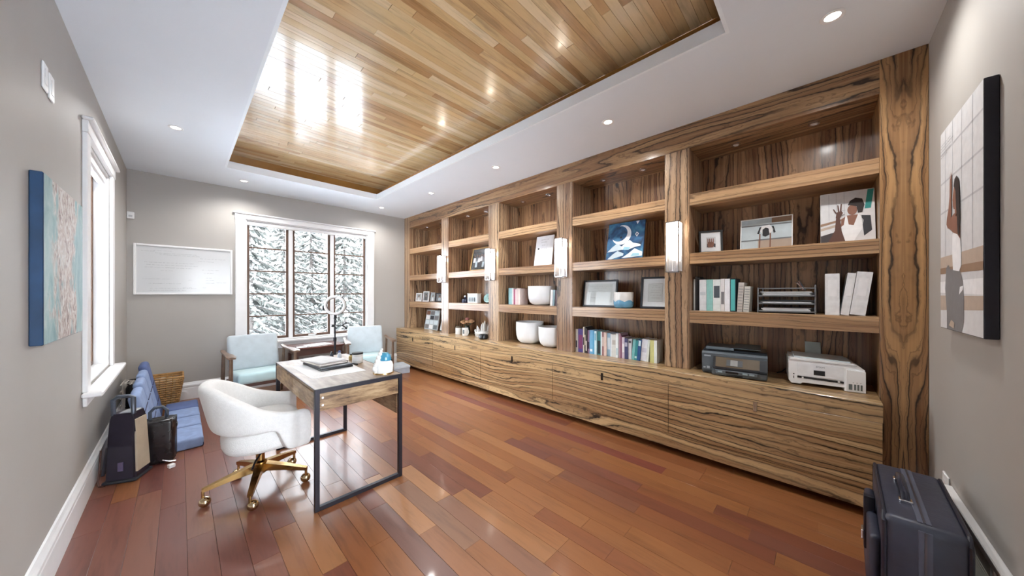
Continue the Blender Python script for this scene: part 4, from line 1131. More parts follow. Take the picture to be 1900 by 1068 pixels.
# ------------------------------------------------------------------ LEFT WALL FLOOR THINGS
M('pad_blue', (92, 108, 152), 0.85, var=0.1, scale=20)
M('pad_blue_light', (138, 158, 196), 0.85, var=0.1, scale=20)
M('pad_dark', (44, 46, 78), 0.85, var=0.1, scale=20)
fl = ['first blue folding floor seat in the row, next to the black case', 'second blue folding floor seat in the row along the left wall', 'third blue folding floor seat in the row along the left wall', 'last, darker blue folding floor seat in the row, nearest the basket']
for i, (ya, yb) in enumerate(((3.80, 4.19), (4.215, 4.53), (4.555, 4.87), (4.895, 5.20))):
    o = thing('floor_seat', fl[i], 'floor seat', (0, (ya + yb) / 2, 0), group='blue folding floor seats')
    h = (yb - ya) / 2
    top = ('pad_blue_light', 'pad_blue_light', 'pad_blue_light', 'pad_blue')[i]
    G().box((-0.11, -h, 0.0), (0.142, h, 0.085), 0.018, 3).obj('seat_pad', 'pad_blue' if i == 3 else ('pad_blue_light' if i < 2 else 'pad_blue_light'), o, smooth=True, angle=60)
    G().box((-0.108, -h + 0.004, 0.0), (0.1435, h - 0.004, 0.04), 0.012, 2).obj('seat_base', 'pad_dark', o, smooth=True, angle=60)
    mb = Matrix.Translation((-0.115, 0, 0.0)) @ Matrix.Rotation(R(-11), 4, 'Y')
    G().box((-0.07, -h + 0.01, 0.02), (-0.005, h - 0.01, (0.53, 0.55, 0.565, 0.60)[i]), 0.028, 3, m=mb).obj('backrest', top, o, smooth=True, angle=60)
    for zz in (0.2, 0.38):
        G().box((-0.006, -h + 0.03, zz - 0.004), (-0.002, h - 0.03, zz + 0.004), 0.001, m=mb).obj('seam', 'pad_dark', o)

o = thing('hard_case', 'black hard case with a loop handle between heater and blue seats', 'case', (-0.105, 3.70, 0), rz=R(-6))
G().box((-0.085, -0.075, 0.0), (0.085, 0.07, 0.335), 0.03, 4).obj('shell', M('case_black', (34, 30, 32), 0.22, var=0.2), o, smooth=True, angle=60)
for yy in (-0.028, 0.022): G().box((-0.087, yy - 0.004, 0.02), (0.087, yy + 0.004, 0.338), 0.004, 2).obj('rib', 'black_plastic', o, smooth=True)
G().tube([(-0.055, 0.0, 0.33), (-0.055, 0, 0.39), (-0.03, 0, 0.42), (0.01, 0, 0.42), (0.035, 0, 0.39), (0.035, 0, 0.33)], 0.011, 10).obj('handle', M('handle_slate', (70, 80, 96), 0.4), o, smooth=True)
G().box((0.084, -0.02, 0.25), (0.092, 0.025, 0.28), 0.003).obj('latch', 'black_plastic', o)
G().tube([(0.02, -0.076, 0.03), (0.06, -0.082, 0.012), (0.09, -0.075, 0.006)], 0.006).obj('silver_clip', 'chrome', o, smooth=True)

o = thing('tower_heater', 'tall dark portable heater with a beige filter panel by the left wall', 'heater', (-0.255, 3.54, 0), rz=R(-24))
M('heater_navy', (34, 30, 44), 0.28, var=0.15)
# dark body, tapering upward, handle cut-out at the top
g = G()
sec = [(0.0, 0.082, 0.08), (0.03, 0.078, 0.076), (0.30, 0.072, 0.068), (0.42, 0.062, 0.06), (0.47, 0.058, 0.056)]
rgs = []
for z, hx_, hy_ in sec: rgs.append([g.bm.verts.new((sx * hx_, sy * hy_, z)) for sx, sy in ((-1, -1), (1, -1), (1, 1), (-1, 1))])
for A, B in zip(rgs, rgs[1:]):
    for j in range(4): g.bm.faces.new((A[j], A[(j + 1) % 4], B[(j + 1) % 4], B[j]))
g.bm.faces.new(rgs[0][::-1]); g.bm.faces.new(rgs[-1])
bmesh.ops.bevel(g.bm, geom=[e_ for e_ in g.bm.edges if abs((e_.verts[0].co - e_.verts[1].co).normalized().z) > 0.8], offset=0.012, segments=3, affect='EDGES')
g.obj('body', 'heater_navy', o, smooth=True)
G().tube([(-0.05, -0.045, 0.46), (-0.052, -0.045, 0.565), (-0.03, -0.045, 0.585), (0.03, -0.045, 0.585), (0.05, -0.045, 0.575), (0.052, -0.045, 0.46)], 0.013, 10).obj('handle', M('handle_metal', (86, 92, 104), 0.3, 0.4), o, smooth=True)
G().box((-0.02, -0.05, 0.462), (0.05, 0.04, 0.476), 0.004).obj('control_panel', M('panel_grey', (160, 164, 170), 0.3), o)
g = G(); g.prism([(0.074, -0.068, 0.06), (0.074, 0.062, 0.06), (0.0585, 0.054, 0.42), (0.0585, -0.054, 0.42)], (0.01, 0, 0.0)); g.obj('filter_panel', M('filter_beige', (176, 162, 142), 0.7), o)
G().box((-0.088, -0.092, 0), (0.088, 0.092, 0.022), 0.01, 2).obj('base_plate', M('base_slate', (44, 48, 54), 0.35), o, smooth=True)
G().box((-0.012, -0.0795, 0.08), (0.016, -0.0735, 0.14), 0.001).obj('badge', M('badge_purple', (84, 74, 104), 0.4), o)
o = thing('folded_mat', 'dark grey slate board leaning behind the heater at the left wall', 'board', (XL + 0.028, 3.78, 0), rz=0, ry=R(6))
G().box((0, -0.10, 0), (0.018, 0.12, 0.20), 0.004).obj('board', M('slate_board', (92, 92, 104), 0.6), o); G().box((0.0185, -0.09, 0.01), (0.0195, 0.11, 0.03)).obj('edge_strip', 'black_matte', o)
o = G().tube([(-0.352, 3.47, 0.006), (-0.378, 3.49, 0.006), (-0.386, 3.53, 0.02), (-0.386, 3.58, 0.08), (-0.386, 3.62, 0.15), (-0.386, 3.64, 0.2)], 0.005, 8).obj('extension_cord', M('cord_brown', (84, 52, 44), 0.5), smooth=True)
tag(o, 'thin dark extension cord looping from the heater to the wall', 'cord')
o = thing('power_adapter', 'small white power adapter cube on the floor by the black case', 'adapter', (-0.045, 3.505, 0), rz=R(25))
G().box((-0.018, -0.018, 0), (0.018, 0.018, 0.026), 0.005, 2).obj('body', 'white_plastic', o, smooth=True); G().box((0.018, -0.006, 0.01), (0.0195, 0.006, 0.016)).obj('port', 'ink_grey', o)

# wicker basket in the corner
M('wicker', (168, 128, 76), 0.7, var=0.25, scale=25)
o = thing('wicker_basket', 'square wicker basket in the back left corner', 'basket', (-0.13, 5.40, 0), rz=0)
ax = lambda z: 0.105 + 0.05 * z / 0.35
for sgn in range(4):
    rot = Matrix.Rotation(sgn * PI / 2, 4, 'Z')
    g = G()
    for k in range(14):
        z = 0.012 + k * 0.0245
        pts = []
        n = 13
        for i in range(n):
            s_ = -1 + 2 * i / (n - 1)
            pts.append(rot @ Vector((s_ * ax(z), -ax(z) - 0.004 * (1 if (i + k) % 2 else -1), z)))
        g.tube(pts, 0.0105, 5)
    for i in range(1, 12, 2):
        s_ = -1 + 2 * i / 12
        g.tube([rot @ Vector((s_ * ax(0), -ax(0), 0.002)), rot @ Vector((s_ * ax(0.35), -ax(0.35), 0.35))], 0.006, 5)
    g.obj('woven_side', 'wicker', o, smooth=True)
g = G(); a_ = ax(0.35)
g.tube([(-a_, -a_, 0.355), (a_, -a_, 0.355), (a_, a_, 0.355), (-a_, a_, 0.355)], 0.013, 8, True); g.obj('rim', 'wicker', o, smooth=True)
G().box((-ax(0) + 0.004, -ax(0) + 0.004, 0.002), (ax(0) - 0.004, ax(0) - 0.004, 0.012)).obj('base', 'wicker', o)
o = thing('blanket', 'crumpled cream blanket inside the wicker basket', 'blanket', (-0.13, 5.40, 0.02))
rn = random.Random(4)
def bl(u, v):
    X = (u - 0.5) * 0.2; Y = (v - 0.5) * 0.2
    return (X, Y, 0.30 + 0.025 * math.sin(18 * X + 3) * math.cos(23 * Y) + 0.02 * math.sin(40 * (X + Y)) - 2.0 * (X * X + Y * Y))
G().grid(bl, 16, 16).obj('top_fold', M('blanket_cream', (212, 196, 170), 0.9), o, smooth=True); G().box((-0.09, -0.09, 0.0), (0.09, 0.09, 0.262), 0.02).obj('lower_folds', 'blanket_cream', o)
# white wire rack and dark ball behind the seats
o = thing('wire_rack', 'folded white wire rack standing between window sill and basket', 'rack', (-0.32, 4.93, 0))
g = G(); rn = random.Random(8)
for k in range(4): g.tube([(-0.07, -0.09 + 0.06 * k, 0.0), (-0.06, -0.09 + 0.06 * k, 0.44), (0.07, -0.09 + 0.06 * k, 0.40)], 0.0055, 6)
for k in range(6): g.tube([(-0.075 + 0.0, -0.11, 0.10 + 0.065 * k), (-0.066, 0.13, 0.10 + 0.065 * k)], 0.005, 6)
for k in range(4): g.tube([(-0.05 + 0.035 * k, -0.11, 0.435 - 0.012 * k), (-0.04 + 0.035 * k, 0.13, 0.425 - 0.01 * k)], 0.005, 6)
g.obj('wires', M('wire_white', (214, 208, 200), 0.4), o, smooth=True)
G().tube([(0.07, -0.1, 0.0), (0.07, -0.1, 0.40)], 0.006, 6).tube([(0.07, 0.1, 0.0), (0.07, 0.1, 0.40)], 0.006, 6).obj('uprights', 'wire_white', o, smooth=True)
o = thing('black_bag', 'black rounded bag behind the last blue seat, by the wire rack', 'bag', (-0.345, 5.19, 0))
G().ball((0, 0, 0.19), 0.1, (0.62, 0.85, 1.9), 20, 14).obj('body', M('bag_black', (24, 22, 26), 0.7, bump=0.3), o, smooth=True)
G().tube([(-0.03, -0.02, 0.36), (-0.02, -0.03, 0.41), (0.02, -0.03, 0.41), (0.03, -0.02, 0.36)], 0.007).obj('handle', 'bag_black', o, smooth=True)

# ------------------------------------------------------------------ SUITCASE by the right wall
M('leather_navy', (54, 57, 72), 0.42, var=0.16, scale=9, bump=0.15)
M('leather_top', (58, 62, 78), 0.42, var=0.15, scale=9, bump=0.15)
M('leather_dark', (30, 32, 46), 0.35, var=0.1)
sx0, sx1, sy0, sy1, sz = 1.80, 2.34, -0.372, -0.172, 0.49
o = thing('suitcase', 'dark navy leather suitcase standing by the right wall', 'suitcase', ((sx0 + sx1) / 2, (sy0 + sy1) / 2, 0), rz=R(-2))
hx_, hy_ = (sx1 - sx0) / 2, (sy1 - sy0) / 2
g = G().box((-hx_, -hy_, 0.012), (hx_, hy_, sz), 0.028, 4)
body = g.obj('body', 'leather_navy', o, smooth=True, angle=60)
g = G()
for yy in (-hy_ + 0.006, hy_ - 0.006):
    r_ = 0.02
    loop = [(-hx_ + r_ * 0.3, yy, 0.03), (-hx_ + r_ * 0.3, yy, sz - 0.025), (-hx_ + 0.03, yy, sz - 0.004), (hx_ - 0.03, yy, sz - 0.004), (hx_ - r_ * 0.3, yy, sz - 0.025), (hx_ - r_ * 0.3, yy, 0.03)]
    g.tube(loop, 0.0065, 8)
g.obj('piping', 'leather_dark', o, smooth=True)
G().box((-hx_ - 0.0025, -0.016, 0.04), (-hx_ + 0.004, 0.016, sz - 0.02), 0.001).box((-hx_ + 0.02, -0.016, sz - 0.004), (hx_ - 0.02, 0.016, sz + 0.0025), 0.001).obj('zip_tape', M('zip_slate', (84, 88, 104), 0.5), o)
G().box((-hx_ - 0.005, -0.003, 0.04), (-hx_, 0.003, sz - 0.02)).box((-hx_ + 0.02, -0.003, sz), (hx_ - 0.02, 0.003, sz + 0.005)).obj('zip', M('zip_metal', (110, 110, 120), 0.3, 0.8), o)
hd = G().tube([(-0.11, 0.03, sz + 0.004), (-0.10, 0.032, sz + 0.03), (-0.06, 0.034, sz + 0.042), (0.04, 0.034, sz + 0.042), (0.08, 0.032, sz + 0.03), (0.09, 0.03, sz + 0.004)], 0.0125, 10).obj('handle', M('handle_black', (40, 42, 56), 0.25), o, smooth=True)
for xx in (-0.11, 0.09): G().box((xx - 0.016, 0.012, sz - 0.002), (xx + 0.016, 0.048, sz + 0.012), 0.003).obj('handle_mount', 'chrome', hd)
pk = G().box((-hx_ + 0.05, hy_ - 0.002, 0.05), (hx_ - 0.04, hy_ + 0.03, sz - 0.12), 0.014, 3).obj('front_pocket', 'leather_navy', o, smooth=True, angle=60)
st = G().box((-0.02, hy_ + 0.004, 0.20), (0.02, hy_ + 0.038, sz - 0.06), 0.006, 2).obj('strap', 'leather_dark', o, smooth=True)
G().box((-0.024, hy_ + 0.036, 0.24), (0.024, hy_ + 0.045, 0.28), 0.003).obj('buckle', 'chrome', st)
for xx in (-1, 1):
    for yy in (-1, 1): G().cyl((xx * (hx_ - 0.04), yy * (hy_ - 0.03), 0), (xx * (hx_ - 0.04), yy * (hy_ - 0.03), 0.014), 0.015, n=12).obj('foot', 'black_plastic', o, smooth=True)

# ------------------------------------------------------------------ BOOKS
ORD = ['first', 'second', 'third', 'fourth', 'fifth', 'sixth', 'seventh', 'eighth', 'ninth', 'tenth', 'eleventh', 'twelfth', 'thirteenth', 'fourteenth', 'fifteenth', 'sixteenth', 'seventeenth', 'eighteenth', 'nineteenth', 'twentieth', 'twenty-first', 'twenty-second', 'twenty-third', 'twenty-fourth', 'twenty-fifth', 'twenty-sixth', 'twenty-seventh', 'twenty-eighth', 'twenty-ninth', 'thirtieth', 'thirty-first', 'thirty-second']
def book(label, X, Y, Z, w, h, d, col, group, lean=0.0, band=None, name='book', cat='book', key=None):
    """Y = world y of the left edge (seen from the room); spine faces the room"""
    o = thing(name, label, cat, (X, Y, Z + 0.0005 + w * math.sin(lean)), RZ, group, ry=lean)
    c = 0.0022
    mt = M('cover_%d_%d_%d' % col, col, 0.45, var=0.08, scale=30)
    g = G().box((0, 0, 0), (w, c, h)).box((0, c, 0), (c, d, h)).box((w - c, c, 0), (w, d, h))
    g.obj('cover', mt, o)
    G().box((c, c, 0.003), (w - c, d - 0.004, h - 0.004)).obj('page_block', M('pages', (232, 228, 218), 0.8), o)
    if band:
        v0, v1, bc_ = band
        G().box((w * 0.12, -0.0006, h * v0), (w * 0.88, 0.0002, h * v1)).obj('spine_print', M('band_%d_%d_%d' % bc_, bc_, 0.5), o)
    return o
# row of paperbacks under the certificates: (width, height, colour, colour word, spine band, extra depth offset)
row = [
 (0.022, 0.235, (206, 200, 190), 'cream', (0.2, 0.5, (60, 60, 70))), (0.058, 0.238, (86, 70, 140), 'wide purple', (0.15, 0.75, (130, 60, 110))),
 (0.018, 0.262, (216, 206, 190), 'tall cream', (0.3, 0.6, (60, 50, 50))), (0.014, 0.262, (40, 36, 36), 'tall black', (0.3, 0.7, (200, 190, 170))), (0.016, 0.248, (58, 48, 48), 'dark brown', (0.1, 0.5, (214, 204, 196))),
 (0.024, 0.232, (150, 120, 150), 'mauve', (0.2, 0.5, (60, 50, 70))), (0.036, 0.236, (112, 176, 214), 'sky blue', (0.1, 0.2, (230, 240, 246))), (0.020, 0.236, (82, 158, 200), 'deep sky blue', None),
 (0.022, 0.232, (204, 226, 232), 'pale ice blue', (0.6, 0.9, (120, 170, 190))), (0.040, 0.232, (52, 132, 134), 'teal with dark lettering', (0.05, 0.6, (28, 40, 46))), (0.014, 0.230, (222, 234, 236), 'white-blue', None),
 (0.022, 0.226, (150, 110, 110), 'dull rose', (0.4, 0.8, (206, 190, 180))), (0.026, 0.226, (222, 196, 186), 'blush pink', None), (0.036, 0.222, (150, 182, 206), 'grey blue', (0.3, 0.8, (210, 222, 232))), (0.014, 0.216, (220, 226, 230), 'thin white', None),
 (0.042, 0.214, (210, 212, 208), 'grey white', (0.55, 0.75, (180, 176, 170))), (0.022, 0.226, (232, 238, 240), 'white', (0.1, 0.4, (190, 210, 216))), (0.018, 0.226, (198, 168, 184), 'pink', None), (0.014, 0.206, (120, 60, 92), 'plum', None),
 (0.026, 0.196, (214, 200, 214), 'lilac', (0.3, 0.7, (240, 236, 240))), (0.030, 0.190, (70, 70, 110), 'dark indigo', (0.6, 0.8, (190, 190, 210))), (0.030, 0.186, (226, 226, 232), 'white with small mark', (0.8, 0.9, (60, 60, 70))),
 (0.024, 0.186, (126, 190, 192), 'aqua', None), (0.024, 0.182, (52, 140, 144), 'leaning teal', (0.1, 0.2, (200, 230, 230))), (0.026, 0.190, (40, 84, 140), 'leaning royal blue', (0.7, 0.95, (190, 220, 226))), (0.050, 0.196, (228, 232, 240), 'thick white', (0.4, 0.6, (206, 208, 222))),
 (0.018, 0.196, (220, 226, 222), 'slim pale', None), (0.034, 0.196, (206, 206, 140), 'yellow green', None), (0.024, 0.196, (228, 234, 232), 'last white', None)]
y = 1.918
for i, (w_, h_, c_, nm, bd) in enumerate(row):
    lean = R(5) if 22 <= i <= 26 else 0
    if i == 27: y -= 0.016
    book('%s paperback, %s from the left in the row under the certificates' % (nm, ORD[i]), 2.985 + 0.004 * ((i * 7) % 4), y, ZT, w_ * 1.045, h_ * 1.05, 0.15 + 0.01 * (i % 3), c_, 'paperbacks on the worktop', lean, bd)
    y -= w_ * 1.045 + 0.0012 + (0.0 if not lean else 0.0012)
# books left of the white bowl, third bay
y = 2.985
for i, (w_, h_, c_, nm) in enumerate(((0.03, 0.215, (150, 196, 202), 'pale aqua'), (0.034, 0.215, (170, 206, 212), 'ice blue'), (0.022, 0.215, (226, 222, 220), 'white'), (0.03, 0.20, (166, 84, 112), 'raspberry'), (0.024, 0.20, (226, 200, 200), 'pale pink'), (0.03, 0.21, (214, 190, 188), 'dusty pink'), (0.026, 0.205, (224, 206, 200), 'blush'))):
    book('%s book, %s from the left beside the white bowl on the shelf' % (nm, ORD[i]), 3.03, y, S3, w_, h_, 0.15, c_, 'books left of the shelf bowl')
    y -= w_ + 0.0015
y = 2.292
for i, (w_, h_, c_, nm, ln) in enumerate(((0.03, 0.185, (226, 226, 224), 'leaning white', 4), (0.028, 0.185, (140, 164, 176), 'leaning grey blue', 4), (0.022, 0.18, (84, 60, 70), 'dark plum', 0), (0.03, 0.205, (196, 160, 168), 'pink', 0))):
    book('%s book, %s of those right of the white shelf bowl' % (nm, ORD[i]), 3.02, y, S3, w_, h_, 0.15, c_, 'books right of the shelf bowl', R(ln))
    y -= w_ + (0.016 if i == 1 else 0.004)

# fifth bay: binders and boxes
bn_ = [(0.010, 0.262, 0.2, (222, 222, 222), 'thin pale file', None), (0.016, 0.285, 0.2, (70, 70, 76), 'tall dark grey file', None), (0.020, 0.272, 0.2, (32, 40, 50), 'black file', None),
       (0.050, 0.255, 0.19, (232, 236, 240), 'thick white binder', (0.5, 0.6, (206, 214, 220))), (0.044, 0.255, 0.19, (150, 206, 200), 'mint green binder', None), (0.052, 0.254, 0.19, (226, 232, 230), 'white book with dark vertical lettering', (0.42, 0.80, (84, 92, 100))),
       (0.026, 0.258, 0.19, (226, 224, 224), 'slim white book with small lettering', (0.22, 0.6, (120, 118, 122))), (0.034, 0.257, 0.19, (236, 238, 242), 'plain white binder', None), (0.036, 0.258, 0.19, (38, 60, 70), 'dark framed turquoise book', (0.03, 0.97, (88, 184, 180)))]
y = 0.775
for i, (w_, h_, d_, c_, nm, bd) in enumerate(bn_):
    book('%s, %s from the left on the shelf above the printers' % (nm, ORD[i]), 2.99 if i > 2 else 3.02, y, S3, w_, h_, d_, c_, 'files and binders above the printers', 0, bd, name='binder' if 'binder' in nm or 'file' in nm else 'book', cat='binder' if 'binder' in nm else 'file' if 'file' in nm else 'book')
    y -= w_ + 0.0015
for i, (w_, h_, c_, nm) in enumerate(((0.034, 0.225, (196, 190, 184), 'taller patterned grey book leaning by the letter trays'), (0.036, 0.195, (206, 204, 196), 'shorter gridded pale book leaning by the letter trays'))):
    o = book(nm, 2.99, y - 0.006, S3, w_, h_, 0.16, c_, 'leaning books by the letter trays', R(3))
    g = G()
    for k in range(9): g.box((0.003, -0.0008, 0.015 + k * h_ * 0.1), (w_ - 0.003, 0.0001, 0.019 + k * h_ * 0.1))
    g.obj('spine_pattern', 'ink_grey', o)
    y -= w_ + 0.005
for i, (yl, w_, h_, ln, nm) in enumerate(((-0.020, 0.068, 0.272, 0, 'upright white ring binder right of the letter trays'), (-0.092, 0.038, 0.272, 7, 'slim white ring binder leaning between two others'), (-0.1335, 0.068, 0.275, 7, 'thick white ring binder leaning against the bookcase end'))):
    o = book(nm, 2.985, yl, S3, w_, h_, 0.27, (234, 236, 238), 'white ring binders', R(ln), None, name='binder', cat='binder')
    G().box((w_ * 0.2, -0.0008, h_ * 0.45), (w_ * 0.8, 0.0, h_ * 0.85)).obj('spine_label', M('label_white', (242, 243, 245), 0.3), o)

# letter trays
o = thing('letter_tray', 'three tier silver letter tray full of paper', 'letter tray', (2.99, 0.182, S3 + 0.0005), RZ)
M('tray_silver', (150, 152, 156), 0.3, 0.7)
tw, td = 0.155, 0.27
g = G()
for sx in (-1, 1):
    for yy in (0.004, td): g.cyl((sx * tw, yy, 0), (sx * tw, yy, 0.185 if sx < 0 else 0.20), 0.004, n=8)
g.obj('posts', 'tray_silver', o, smooth=True)
for k, z in enumerate((0.006, 0.062, 0.118)):
    g = G().box((-tw, 0, z), (tw, td, z + 0.003)).box((-tw, 0, z), (tw, 0.003, z + 0.012)).box((-tw, 0, z), (-tw + 0.003, td, z + 0.03)).box((tw - 0.003, 0, z), (tw, td, z + 0.03)).box((-tw, td - 0.003, z), (tw, td, z + 0.03))
    tr = g.obj('tray', 'tray_silver', o)
    n = (7, 4, 8)[k]
    rn = random.Random(k)
    for q in range(n):
        G().box((-tw + 0.012 + rn.uniform(0, 0.02), 0.006 + rn.uniform(0, 0.01), z + 0.004 + q * 0.0042), (tw - 0.015 - rn.uniform(0, 0.02), td - 0.01, z + 0.0072 + q * 0.0042)).obj('paper_stack', 'paper' if q % 3 else 'paper_grey', tr)
G().box((-tw, 0, 0.176), (tw, 0.003, 0.182)).box((-tw, td - 0.003, 0.176), (tw, td, 0.182)).obj('top_rail', 'tray_silver', o)
for k, (a, b, c_, nm) in enumerate(((0.09, 0.125, (150, 110, 104), 'brown pencil'), (0.105, 0.13, (90, 96, 104), 'grey pen'), (0.10, 0.145, (190, 170, 160), 'pale pen'))):
    p = thing('pencil', nm + ' leaning out of the letter tray top', 'pencil', (3.05 + 0.02 * k, 0.182 - a, S3 + 0.165), RZ, ry=R(-18 - 10 * k))
    G().cyl((0, 0, 0), (0, 0, 0.07), 0.004, n=8).obj('shaft', M('pencil_%d' % k, c_, 0.4), p, smooth=True); G().cyl((0, 0, 0.07), (0, 0, 0.08), 0.004, 0.001, 8).obj('tip', 'black_matte', p)

# ------------------------------------------------------------------ PRINTERS
M('printer_slate', (92, 102, 110), 0.35, var=0.06); M('printer_dark', (42, 46, 52), 0.3, var=0.08); M('printer_glass', (128, 118, 104), 0.12, 0.4)
o = thing('printer', 'dark grey all-in-one printer with feeder tray on the worktop', 'printer', (3.06, 0.495, ZT + 0.0005), RZ + R(6))
hw = 0.205
def prx(name, mat, prof, x0, x1, parent=None, **k):      # profile in (y, z), extruded along x
    return G().prism([(x0, p[0], p[1]) for p in prof], (x1 - x0, 0, 0)).obj(name, mat, parent or o, **k)
prx('body', 'printer_slate', [(-0.115, 0.004), (0.15, 0.004), (0.155, 0.155), (0.13, 0.172), (-0.125, 0.172), (-0.14, 0.16), (-0.14, 0.03), (-0.125, 0.02)], -hw, hw)
# bottom paper tray sticking out
prx('paper_tray', 'printer_slate', [(-0.175, 0.006), (-0.12, 0.006), (-0.12, 0.052), (-0.178, 0.046)], -0.135, hw - 0.005)
G().box((-0.04, -0.182, 0.006), (0.06, -0.170, 0.016), 0.001).obj('tray_grip', 'printer_dark', o)
# slanted front control panel
prx('front_hood', 'printer_dark', [(-0.142, 0.052), (-0.19, 0.056), (-0.19, 0.068), (-0.142, 0.142)], -0.125, hw)
prx('control_panel', 'printer_glass', [(-0.188, 0.072), (-0.146, 0.138), (-0.1475, 0.1395), (-0.1895, 0.0735)], -0.11, 0.16)
prx('touchscreen', M('screen_slate', (96, 100, 104), 0.1), [(-0.183, 0.082), (-0.156, 0.124), (-0.158, 0.126), (-0.185, 0.084)], -0.04, 0.06)
prx('screen_glow', M('screen_pale', (150, 152, 152), 0.2), [(-0.1835, 0.085), (-0.158, 0.123), (-0.1595, 0.1245), (-0.185, 0.0865)], -0.015, 0.03)
G().box((-0.11, -0.1915, 0.022), (0.15, -0.176, 0.050), 0.003).obj('output_slot', 'printer_slate', o)
G().box((-0.045, -0.1925, 0.028), (0.035, -0.190, 0.044), 0.001).obj('slot_window', 'black_plastic', o)
for xx in (-0.095, 0.06, 0.10): G().box((xx, -0.1925, 0.03), (xx + 0.03, -0.190, 0.042), 0.001).obj('button', M('button_pale', (150, 170, 180), 0.3), o)
prx('scanner_lid', 'printer_dark', [(-0.10, 0.1725), (0.15, 0.1725), (0.15, 0.188), (-0.06, 0.186), (-0.10, 0.178)], -hw + 0.005, hw - 0.004)
prx('feeder', 'printer_slate', [(-0.09, 0.187), (0.12, 0.189), (0.10, 0.212), (-0.06, 0.204)], -hw + 0.02, 0.0)
prx('feeder_tray', M('printer_teal', (98, 112, 118), 0.35), [(-0.07, 0.20), (0.12, 0.214), (0.12, 0.22), (-0.072, 0.205)], 0.0, hw - 0.04)
G().box((-0.19, -0.1412, 0.135), (-0.145, -0.1402, 0.145)).obj('badge', M('badge_pale', (170, 180, 188), 0.3), o)
G().box((-0.195, -0.1412, 0.042), (-0.18, -0.1402, 0.052)).box((-0.172, -0.1412, 0.040), (-0.152, -0.1402, 0.058)).obj('sticker', 'badge_pale', o)
for sx in (-0.17, 0.17):
    for yy in (-0.09, 0.12): G().cyl((sx, yy, 0), (sx, yy, 0.006), 0.012, n=10).obj('foot', 'black_plastic', o)

o = thing('printer', 'white ink tank printer with raised paper guide on the worktop', 'printer', (3.10, -0.006, ZT + 0.0005), RZ + R(6))
M('printer_white', (244, 246, 248), 0.35, var=0.015)
hw = 0.182
# body front silhouette in (x, z)
def prz(name, mat, pts, y0, y1, parent=None): return G().prism([(p[0], y0, p[1]) for p in pts], (0, y1 - y0, 0)).obj(name, mat, parent or o)
prz('body', 'printer_white', [(-hw + 0.015, 0.012), (-0.12, 0.012), (-0.11, 0.022), (0.09, 0.022), (0.09, 0.002), (hw, 0.002), (hw, 0.145), (hw - 0.025, 0.165), (-hw + 0.008, 0.172), (-hw, 0.165), (-hw, 0.03)], -0.13, 0.17)
prz('scanner_lid', 'printer_white', [(-hw + 0.004, 0.174), (hw - 0.03, 0.168), (hw - 0.045, 0.178), (-hw + 0.006, 0.186)], -0.134, 0.165)
prz('lid_plate', M('printer_pale', (214, 222, 226), 0.3), [(-hw + 0.03, 0.1865), (hw - 0.06, 0.179), (hw - 0.06, 0.187), (-hw + 0.03, 0.195)], -0.10, 0.15)
prz('control_panel', M('printer_panel', (238, 240, 243), 0.2), [(-hw + 0.045, 0.07), (0.088, 0.068), (0.088, 0.15), (-hw + 0.045, 0.155)], -0.1335, -0.1298)
prz('screen', 'black_plastic', [(-0.055, 0.082), (0.0, 0.082), (0.0, 0.114), (-0.055, 0.114)], -0.135, -0.1334)
prz('output_slot', 'black_plastic', [(-hw + 0.045, 0.052), (0.088, 0.046), (0.088, 0.060), (-hw + 0.045, 0.066)], -0.1325, -0.1298)
for xx in (-0.11, 0.065): G().box((xx - 0.005, -0.136, 0.05), (xx + 0.005, -0.1326, 0.062), 0.001).obj('paper_guide_clip', 'printer_white', o)
prz('tank_housing', 'printer_white', [(0.098, 0.004), (hw + 0.001, 0.004), (hw + 0.001, 0.135), (0.098, 0.14)], -0.142, -0.1298)
for k, xx in enumerate((0.108, 0.132, 0.146, 0.160)):
    G().box((xx, -0.1435, 0.016), (xx + (0.016 if k == 0 else 0.009), -0.1418, 0.052)).obj('ink_window', M('ink_tank_grey', (104, 112, 112), 0.15), o)
for k in range(3): G().box((0.126 + 0.016 * k, -0.1426, 0.062), (0.132 + 0.016 * k, -0.1418, 0.064)).obj('tank_mark', 'ink_grey', o)
mg = Matrix.Translation((-0.03, 0.15, 0.17)) @ Matrix.Rotation(R(-16), 4, 'X')
G().box((-0.045, 0, 0), (0.042, 0.006, 0.105), 0.003, m=mg).obj('paper_support', M('support_pale', (196, 210, 208), 0.25), o)
text_mesh('brand_lettering', 'EPSON', 0.014, 'ink_grey', o, (-0.022, -0.1338, 0.137), (PI / 2, 0, 0))
G().box((-hw + 0.024, -0.1312, 0.045), (-hw + 0.028, -0.1298, 0.062)).box((-hw + 0.022, -0.1312, 0.072), (-hw + 0.03, -0.1298, 0.078)).obj('card_slot', 'ink_dark', o)
o = G().tube([(3.28, 0.25, ZT + 0.006), (3.27, 0.22, ZT + 0.02), (3.26, 0.195, ZT + 0.05)], 0.004).obj('power_cable', 'black_plastic', smooth=True)
tag(o, 'short black cable between the two printers', 'cable')

